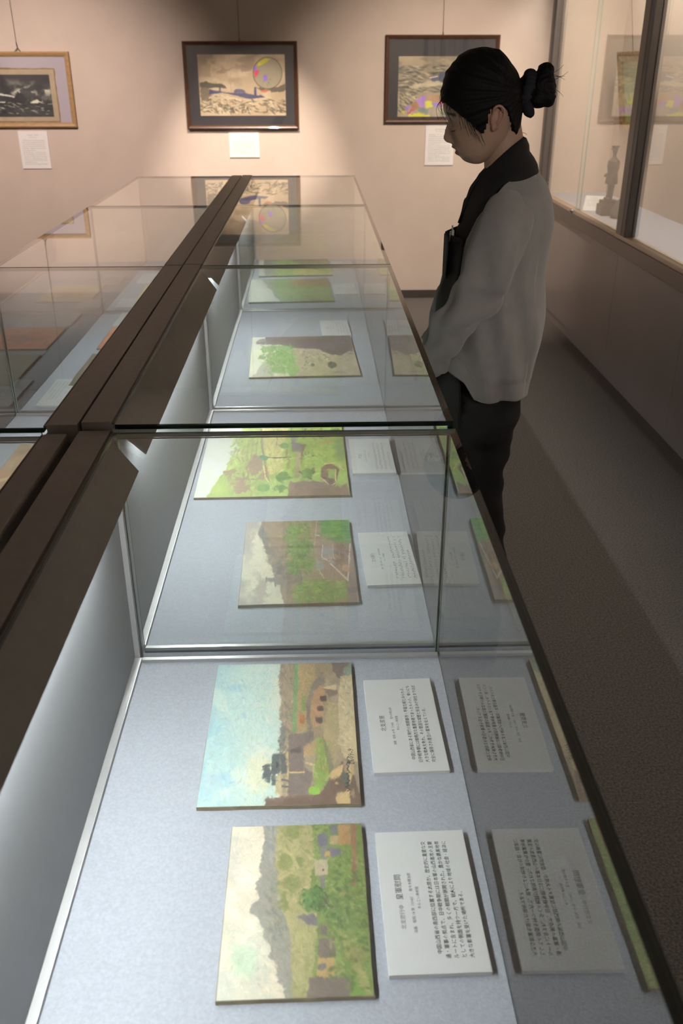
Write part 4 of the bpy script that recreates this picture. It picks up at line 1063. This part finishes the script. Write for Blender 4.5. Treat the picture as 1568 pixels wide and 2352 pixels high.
# torso, hidden under the clothes
rings_bm(bm, [oval(.385 - .0 * k, .505, w_, z, 40) for k, (z, w_) in enumerate([(1.305, .06)])] +
         [oval(xf + .018, xb - .022, w_ - .022, z, 40) for z, xf, xb, w_ in [(1.285, .372, .526, .120), (1.24, .356, .538, .150), (1.15, .330, .546, .158), (1.05, .322, .540, .150), (.95, .318, .536, .160), (.86, .318, .532, .172), (.78, .322, .528, .172), (.73, .335, .515, .150)]])
ARM = [(.432, .125, 1.245), (.412, .165, 1.205), (.390, .190, 1.15), (.366, .190, 1.096), (.338, .178, 1.045), (.310, .150, .985), (.292, .108, .915), (.280, .070, .868)]
for s in (-1, 1):
    SK(smooth_path([(x, PY + s * y, z) for x, y, z in ARM], 4), list(np.interp(np.linspace(0, 1, 29), [0, .15, .4, .55, .75, 1], [.034, .038, .034, .030, .023, .015])), 18)
    # hand: palm and five fingers folded over the other hand
    hx, hy, hz = .270, PY + s * .048, .850
    ball((hx, hy, hz), (.016, .026, .034))
    for k in range(4):
        zz = hz + .018 - .013 * k; L = (.030, .034, .032, .025)[k]; dx = -.004 if s < 0 else .010
        SK(smooth_path([(hx - .006 + dx * .3, hy - s * .012, zz), (hx - .016 + dx, hy - s * (.012 + L), zz - .006), (hx - .010 + dx, hy - s * (.030 + L * 1.1), zz - .010), (hx + .004 + dx, hy - s * (.032 + L * 1.2), zz - .012)], 3), list(np.linspace(.0088, .0068, 10)), 10)
    SK(smooth_path([(hx, hy + s * .004, hz + .022), (hx - .012, hy - s * .016, hz + .036), (hx - .014, hy - s * .036, hz + .034)], 3), list(np.linspace(.0105, .008, 7)), 10)
    SK(smooth_path([(.425, PY + s * .082, .80), (.412, PY + s * .085, .62), (.418, PY + s * .085, .48), (.432, PY + s * .085, .34), (.440, PY + s * .085, .16), (.436, PY + s * .085, .085)], 4),
       list(np.interp(np.linspace(0, 1, 21), [0, .3, .45, .65, .85, 1], [.074, .060, .048, .046, .034, .034])), 20)
    SK([(.455, PY + s * .085, .06), (.40, PY + s * .088, .045), (.32, PY + s * .095, .03)], [.034, .033, .022], 14)
bod = remeshed(bm, .0023, 1, 'body')
n = len(bod.vertices); co = np.empty(n * 3); bod.vertices.foreach_get('co', co); co = co.reshape(-1, 3) + np.array(OFF)
colr = np.tile(np.array([.335, .215, .155, 1.0]), (n, 1))
dy = np.abs(co[:, 1] - PY); front = co[:, 0] < .345
lip = front & (dy < .021) & (co[:, 2] > 1.3610) & (co[:, 2] < 1.3795)
colr[lip, :3] = (.27, .11, .09)
brow = (co[:, 0] < .33) & (np.abs(co[:, 2] - 1.4495 + .10 * np.maximum(0, dy - .03)) < .0030) & (dy > .013) & (dy < .048); colr[brow, :3] = (.05, .035, .03)
ear = (dy > .070) & (np.abs(co[:, 2] - 1.443) < .03); colr[ear, :3] = (.36, .20, .145)
at = bod.color_attributes.new('paint', 'FLOAT_COLOR', 'POINT'); at.data.foreach_set('color', colr.reshape(-1).astype(np.float32))
add_obj('body', bod, M['skin'], P0)
for s in (-1, 1):
    bm = bmesh.new()
    pts = [(.3195, s * .018, 1.4180), (.3165, s * .026, 1.4165), (.3185, s * .035, 1.4165), (.3250, s * .043, 1.4185)]
    tube_bm(bm, [Vector((x, PY + y, z)) - OFF for x, y, z in smooth_path(pts, 4)], .0012, 6)
    for k in range(7):
        a = smooth_path(pts, 4)[2 + k + (k > 3)]
        tube_bm(bm, [Vector((a[0], PY + a[1], a[2])) - OFF, Vector((a[0] - .006, PY + a[1] + s * .002, a[2] - .004)) - OFF], [.0005, .0002], 4)
    add_obj('eyelashes', to_mesh(bm), M['lash'], P0)

# hair: a cap over the skull cut along the hairline, drawn back into a bun
HAIR = [(1.5825, .372, .384, .006), (1.5775, .345, .412, .034), (1.5690, .3290, .4215, .049), (1.552, .3105, .4395, .062), (1.532, .2970, .455, .0725), (1.513, .2905, .463, .0785), (1.488, .2875, .4695, .0815),
        (1.465, .2890, .4720, .0820), (1.4515, .292, .472, .0810), (1.43, .298, .471, .078), (1.410, .305, .467, .072), (1.400, .310, .463, .069)]
LINE = [(.20, 1.472), (.2905, 1.472), (.300, 1.4650), (.318, 1.450), (.338, 1.437), (.355, 1.422), (.368, 1.411), (.378, 1.409), (.384, 1.430), (.388, 1.455), (.394, 1.4645), (.4175, 1.4665), (.4265, 1.458), (.437, 1.438), (.448, 1.416), (.455, 1.405), (.60, 1.405)]
lx, lz = [p[0] for p in LINE], [p[1] for p in LINE]
bm = bmesh.new(); zs = np.linspace(1.5825, 1.402, 74); rr = [oval(interp(HAIR, z, 1), interp(HAIR, z, 2), interp(HAIR, z, 3), z, 160, .56, 2.3, 2.1) for z in zs]
rs = random.Random(8); ph = [rs.uniform(0, 6.28) for _ in range(6)]
for ring in rr:                                                                   # combed strands
    for k, (x, y, z) in enumerate(ring):
        a = math.atan2(z - 1.492, x - .47); d = .0011 * math.sin(a * 26 + ph[0]) + .0008 * math.sin(a * 57 + ph[1])
        nx, ny = x - .385, y - PY; L = math.hypot(nx, ny) + 1e-6; ring[k] = (x + nx / L * d, y + ny / L * d, z)
RR = rings_bm(bm, rr, False); bm.faces.new(RR[0][::-1])
kill = [v for v in bm.verts if (v.co.z + OFF.z) < np.interp(v.co.x + OFF.x, lx, lz)]
bmesh.ops.delete(bm, geom=kill, context='VERTS')
me = to_mesh(bm, 'hair'); hair = add_obj('hair', me, M['hair'], P0, True)
so = hair.modifiers.new('thick', 'SOLIDIFY'); so.thickness = .007; so.offset = -1
# bun
bm = bmesh.new()
ball((.513, PY, 1.500), (.0315, .037, .040), 40); ball((.519, PY, 1.5345), (.0185, .026, .0185), 30); ball((.505, PY - .012, 1.478), (.026, .026, .018), 30); ball((.478, PY, 1.497), (.022, .027, .030), 30); ball((.527, PY - .010, 1.482), (.0165, .026, .022), 30)
bm2 = remeshed(bm, .0028, 3, 'bun'); nv = len(bm2.vertices); co = np.empty(nv * 3); bm2.vertices.foreach_get('co', co); co = co.reshape(-1, 3)
u = np.arctan2(co[:, 2] - 1.502, co[:, 0] - .093); rad = np.hypot(co[:, 2] - 1.502, co[:, 0] - .093)
nn = np.empty(nv * 3); bm2.vertices.foreach_get('normal', nn); nn = nn.reshape(-1, 3)
co += nn * (.0006 * np.sin(co[:, 2] * 420 + u * 3 + co[:, 1] * 200) + .0005 * np.sin(rad * 700 + u * 5))[:, None]
bm2.vertices.foreach_set('co', co.reshape(-1)); bm2.update(); add_obj('hair_bun', bm2, M['hair'], P0)
# scrunchie: a ruffled ring with one hanging tip
bm = bmesh.new(); pts = []; rad = []
nr, nc = 96, 16; rings = []
for i in range(nr):
    a = 2 * math.pi * i / nr; ru = 1 + .10 * math.sin(a * 9 + .6) + .08 * math.sin(a * 23) + .07 * math.sin(a * 14 + 2)
    R = .0300; c = Vector((.4755 + .010 * math.cos(a), PY + R * 1.0 * math.sin(a), 1.493 + (R + .006) * math.cos(a)))
    er = Vector((0, math.sin(a), math.cos(a))); ex = Vector((1, 0, 0)); ring = []
    for j in range(nc):
        b = 2 * math.pi * j / nc; ring.append(bm.verts.new(c + er * (.0095 * ru * math.cos(b)) + ex * (.0125 * ru * math.sin(b)) - OFF))
    rings.append(ring)
for i in range(nr):
    a, b = rings[i], rings[(i + 1) % nr]
    for j in range(nc): bm.faces.new((a[j], a[(j + 1) % nc], b[(j + 1) % nc], b[j]))
tube_bm(bm, [Vector(p) - OFF for p in smooth_path([(.477, PY - .020, 1.470), (.481, PY - .024, 1.458), (.487, PY - .024, 1.448), (.4895, PY - .022, 1.4405)], 4)], list(np.interp(np.linspace(0, 1, 13), [0, .5, .8, 1], [.012, .0125, .0085, .002])), 14)
add_obj('scrunchie', to_mesh(bm), M['scrunchie'], P0, True)
# loose strands round the face, nape and bun
bm = bmesh.new(); rs = random.Random(3)
for k in range(46):
    if k < 16: x0, z0 = rs.uniform(.290, .312), rs.uniform(1.476, 1.512); x1, z1 = x0 + rs.uniform(-.012, .012), z0 - rs.uniform(.03, .06); y = PY - rs.uniform(.0, .055); bow = -.010
    elif k < 32: x0, z0 = rs.uniform(.318, .372), 0; z0 = np.interp(x0, lx, lz) + .008; x1, z1 = x0 + rs.uniform(.006, .028), z0 - rs.uniform(.02, .045); y = PY - .076; bow = -.003
    elif k < 40: x0, z0 = rs.uniform(.448, .466), rs.uniform(1.405, 1.42); x1, z1 = x0 + rs.uniform(.004, .026), z0 - rs.uniform(.004, .022); y = PY - rs.uniform(0, .04); bow = .006
    else: x0, z0 = rs.uniform(.53, .542), rs.uniform(1.49, 1.53); x1, z1 = x0 + rs.uniform(.012, .03), z0 + rs.uniform(-.02, .02); y = PY; bow = .003
    xh = None
    if k < 16:
        w_ = interp(HAIR, z0, 3); x0 = interp(HAIR, z0, 1) + .10 * (1 - math.sqrt(max(0, 1 - ((y - PY) / w_) ** 2))) * .9 + .001; x1 = x0 + rs.uniform(-.010, .014)
    mid = ((x0 + x1) / 2 + bow, y - .002, (z0 + z1) / 2)
    tube_bm(bm, [Vector(p) - OFF for p in smooth_path([(x0, y, z0), mid, (x1, y, z1)], 4)], list(np.linspace(.0006, .0003, 9)), 5)
tag(add_obj('loose_hair', to_mesh(bm), M['hair'], P0, True), kind='stuff')

# shirt: torso, stand-and-fall collar, buttons hidden by the placket
TORSO = [(1.330, .392, .500, .066), (1.306, .3755, .525, .122), (1.277, .3640, .531, .160), (1.239, .3525, .535, .170), (1.217, .3465, .537, .172), (1.190, .3370, .538, .174), (1.132, .3300, .540, .172), (1.073, .3270, .541, .172),
         (1.018, .3225, .535, .170), (.95, .3225, .530, .172), (.90, .3245, .526, .172), (.86, .3260, .522, .170), (.80, .3280, .510, .166)]
bm = bmesh.new(); rr = []
for z in np.linspace(1.330, .80, 60):
    ring = oval(interp(TORSO, z, 1), interp(TORSO, z, 2), interp(TORSO, z, 3) - .006, z, 96, .5, 2.3, 2.6)
    rr.append([(x - (.0012 * math.sin(z * 160 + y * 25) + .0007 * math.sin(z * 310)) * (x < .42), y, z_) for x, y, z_ in ring])
rings_bm(bm, rr); shirt = add_obj('shirt', to_mesh(bm), M['shirt'], P0, True)


def tilt_ring(xf, zf_, xb, zb_, w_, n=64):
    o = []
    for k in range(n):
        a = 2 * math.pi * k / n; t = (1 - math.cos(a)) / 2
        o.append((xf + (xb - xf) * t, PY + w_ * math.sin(a), zf_ + (zb_ - zf_) * t + .010 * math.sin(a) ** 2))
    return o


bm = bmesh.new()
seq = [(.404, 1.336, .474, 1.398, .047), (.400, 1.336, .479, 1.4015, .051), (.396, 1.331, .487, 1.398, .056), (.389, 1.323, .4945, 1.384, .064), (.3845, 1.316, .4960, 1.371, .072), (.379, 1.308, .507, 1.358, .084), (.371, 1.294, .516, 1.344, .098), (.367, 1.286, .520, 1.327, .112), (.372, 1.280, .514, 1.318, .110)]
rings_bm(bm, [tilt_ring(*q) for q in seq], False)
cl = add_obj('collar', to_mesh(bm), M['shirt'], shirt, True)
so = cl.modifiers.new('thick', 'SOLIDIFY'); so.thickness = .004
# lapel edge and button
tube('placket_edge', [Vector(p) - OFF for p in smooth_path([(.3985, PY - .014, 1.332), (.378, PY - .018, 1.309), (.3655, PY - .018, 1.291), (.3590, PY - .016, 1.270), (.3540, PY - .014, 1.262), (.3495, PY - .012, 1.235), (.343, PY - .01, 1.212)], 4)], .0042, M['shirt'], shirt, 10)

# apron bib worn over the shirt
bm = bmesh.new(); AP = [(1.1905, .3150), (1.127, .3120), (1.0915, .3110), (1.042, .3025), (1.0076, .3000), (.9835, .2985), (.93, .2990), (.85, .3030), (.76, .3080), (.62, .3120)]
grid = []
for z in np.linspace(1.1905, .62, 40):
    xf = np.interp(z, [a[0] for a in AP][::-1], [a[1] for a in AP][::-1]); hw = .105 if z > 1.02 else .14
    grid.append([bm.verts.new(Vector((xf + .045 * (t * hw / .14) ** 2 + .0012 * math.sin(t * 9 + z * 30), PY + t * hw, z)) - OFF) for t in np.linspace(-1, 1, 25)])
for a, b in zip(grid, grid[1:]):
    for k in range(24): bm.faces.new((a[k], a[k + 1], b[k + 1], b[k]))
ap = add_obj('apron', to_mesh(bm), M['apron'], P0, True); so = ap.modifiers.new('thick', 'SOLIDIFY'); so.thickness = .004; so.offset = 0
box('apron_pocket', .3075 - .42, .3105 - .42, -.075, -.015, 1.095, 1.1895, M['apron'], ap, .001)

# cardigan: open-fronted body, hem rib, drop-shoulder sleeves
CARD = [(1.330, .468, .5195, .072), (1.306, .419, .5335, .130), (1.277, .393, .5395, .166), (1.239, .368, .5445, .180), (1.190, .348, .5475, .184), (1.132, .336, .5490, .184), (1.073, .328, .5495, .186), (1.018, .3165, .5495, .190), (.95, .302, .5470, .196),
        (.90, .297, .5420, .198), (.863, .296, .5380, .198), (.82, .298, .5310, .196), (.77, .300, .5230, .192)]
HEM_X, HEM_Z = [.28, .300, .330, .352, .366, .376, .392, .430, .460, .490, .530], [.895, .893, .880, .868, .846, .830, .827, .826, .831, .829, .812]
bm = bmesh.new(); nz, na = 90, 120; grid = []
for i in range(nz):
    s = i / (nz - 1); row = []
    for j in range(na):
        t = -1 + 2 * j / (na - 1)                                                # -1 left front edge ... 0 back ... +1 right front edge
        z = 1.330 + (.83 - 1.330) * s
        for _ in range(2):
            xe, xb, w_ = interp(CARD, z, 1), interp(CARD, z, 2), interp(CARD, z, 3); xf = (interp(TORSO, z, 1) - .010 if z > .80 else .314) - .024 * min(1, max(0, (1.02 - z) / .12))
            xf = min(xf, xe - .002); xc = xf + .52 * (xb - xf)
            ae = math.acos(max(-1, min(1, ((xc - xe) / (xc - xf))))) if xe < xc else math.pi / 2   # angle of the front edge
            a = math.pi + t * (math.pi - ae); ca, sa = math.cos(a), math.sin(a)
            x = xc - (xc - xf) * sup(ca, 2.0) if ca > 0 else xc - (xb - xc) * sup(ca, 2.7)
            y = -w_ * (sup(sa, 2.0) if ca > 0 else sup(sa, 2.7))
            zh = np.interp(x, HEM_X, HEM_Z); z = 1.330 + (zh - 1.330) * s
        side = math.exp(-((x - .43) / .07) ** 2)
        fold = .0065 * math.sin(x * 95 + z * 22 + 1.0) * min(1, max(0, (1.2 - z) / .2)) + .003 * math.sin(x * 60 - z * 70) * side
        fold -= .007 * math.exp(-((x - .437 - .04 * (.88 - z)) / .009) ** 2) * max(0, min(1, (.98 - z) / .12))     # gathered vent above the hem
        rib = -.004 if (z - zh) < .050 else 0
        sg = 1 if y > 0 else -1
        row.append(bm.verts.new(Vector((x + (.006 * math.sin(z * 26 + .8) * (x > .5)), PY + y + sg * (fold + rib), z)) - OFF))
    grid.append(row)
for a, b in zip(grid, grid[1:]):
    for k in range(na - 1): bm.faces.new((a[k], a[k + 1], b[k + 1], b[k]))
cardi = add_obj('cardigan', to_mesh(bm), M['knit'], P0, True)
so = cardi.modifiers.new('thick', 'SOLIDIFY'); so.thickness = .004; so.offset = 0
SL = [(.452, .085, 1.262, .036), (.434, .135, 1.255, .052), (.412, .178, 1.220, .0580), (.398, .200, 1.175, .0575), (.384, .203, 1.135, .0550), (.366, .200, 1.096, .0520), (.338, .188, 1.048, .0470), (.314, .166, 1.000, .0420), (.297, .132, .948, .0380), (.288, .100, .906, .0340), (.283, .078, .878, .0300)]
for s in (-1, 1):
    path = smooth_path(SL, 8); bm = bmesh.new(); n = 40; rings = []; prev = Vector((1, 0, 0))
    for i, q in enumerate(path):
        p = Vector((q[0], PY + s * q[1], q[2])); a_, b_ = path[max(0, i - 1)], path[min(len(path) - 1, i + 1)]
        t = Vector((b_[0] - a_[0], s * (b_[1] - a_[1]), b_[2] - a_[2])).normalized(); prev = (prev - t * prev.dot(t)).normalized(); qv = t.cross(prev)
        ring = []; f = i / (len(path) - 1)
        for k in range(n):
            a = 2 * math.pi * k / n
            fold = .0065 * math.sin(a * 3 + f * 16) * math.sin(math.pi * min(1, f * 1.1)) + .0062 * math.sin(a * 2 - f * 34 + 1) * (f > .45) + .0018 * math.sin(a * 5 + f * 9)
            if f > .93: fold *= .3
            seam = .0032 * math.exp(-((f - .195) / .007) ** 2)
            r = q[3] + fold + seam
            ring.append(bm.verts.new(p + prev * (r * 1.02 * math.cos(a)) + qv * (r * .86 * math.sin(a)) - OFF))
        rings.append(ring)
    for a, b in zip(rings, rings[1:]):
        for k in range(n): bm.faces.new((a[k], a[(k + 1) % n], b[(k + 1) % n], b[k]))
    sl = add_obj('sleeve', to_mesh(bm), M['knit'], cardi, True); so = sl.modifiers.new('thick', 'SOLIDIFY'); so.thickness = .003

# trousers
bm = bmesh.new()
rings_bm(bm, [oval(xf, xb, w_, z, 40, .5) for z, xf, xb, w_ in [(.87, .336, .512, .160), (.83, .334, .516, .168), (.78, .332, .522, .176), (.755, .332, .524, .180), (.72, .330, .508, .178), (.69, .338, .492, .165)]])
for s in (-1, 1):
    pth = smooth_path([(.418, .086, .78), (.410, .090, .66), (.408, .090, .58), (.414, .090, .48), (.430, .090, .36), (.438, .090, .20), (.440, .090, .07)], 5); m_ = len(pth)
    rad = np.interp(np.linspace(0, 1, m_), [0, .18, .35, .5, .7, 1], [.088, .080, .072, .078, .074, .068])
    rings_bm(bm, [[(p[0] + (rad[i] + .003 * math.sin(a * 4 + p[2] * 60) + .003 * math.sin(p[2] * 90)) * math.cos(a), PY + s * p[1] + rad[i] * .9 * math.sin(a), p[2]) for a in [2 * math.pi * k / 32 for k in range(32)]] for i, p in enumerate(pth)])
add_obj('trousers', remeshed(bm, .006, 3, 'trousers'), M['trousers'], P0)
for s in (-1, 1):
    bm = bmesh.new()
    rings_bm(bm, [[(xc + lx_ * math.cos(a) * 1.0, PY + s * .090 + wy_ * math.sin(a), z) for a in [2 * math.pi * k / 28 for k in range(28)]] for z, xc, lx_, wy_ in [(0.0, .386, .122, .042), (.015, .386, .124, .044), (.035, .390, .118, .043), (.055, .415, .088, .040), (.075, .432, .062, .040), (.095, .438, .052, .040)]])
    add_obj('shoe', to_mesh(bm), M['shoe'], P0, True)

# her far shoulder and arm are drawn a little back
for ob in [P0] + list(P0.children_recursive):
    if ob.type != 'MESH' or ob.name.split('.')[0] in ('hair', 'hair_bun', 'scrunchie', 'loose_hair', 'eyelashes', 'shoe'): continue
    me = ob.data; nv = len(me.vertices); co = np.empty(nv * 3); me.vertices.foreach_get('co', co); co = co.reshape(-1, 3)
    co[:, 0] += .30 * np.maximum(0, co[:, 1]) * np.clip((1.345 - co[:, 2]) / .03, 0, 1) * np.clip((co[:, 2] - .3) / .4, 0, 1)
    me.vertices.foreach_set('co', co.reshape(-1)); me.update()

# pen in the bib pocket
pn = empty('pen', (.3235, PY - .045, 1.130)); tag(pn, 'grey pen clipped into the top of the woman\'s black apron', 'pen')
tube('barrel', [(0, 0, 0), (0, 0, .070), (-.001, 0, .0715)], [.0040, .0040, .0030], M['pen'], pn, 12)
tube('push_button', [(-.001, 0, .0715), (-.0012, 0, .082)], .0020, M['pen'], pn, 10)
box('clip', -.0065, -.0050, -.0015, .0015, .035, .069, M['chrome'], pn, .0004)
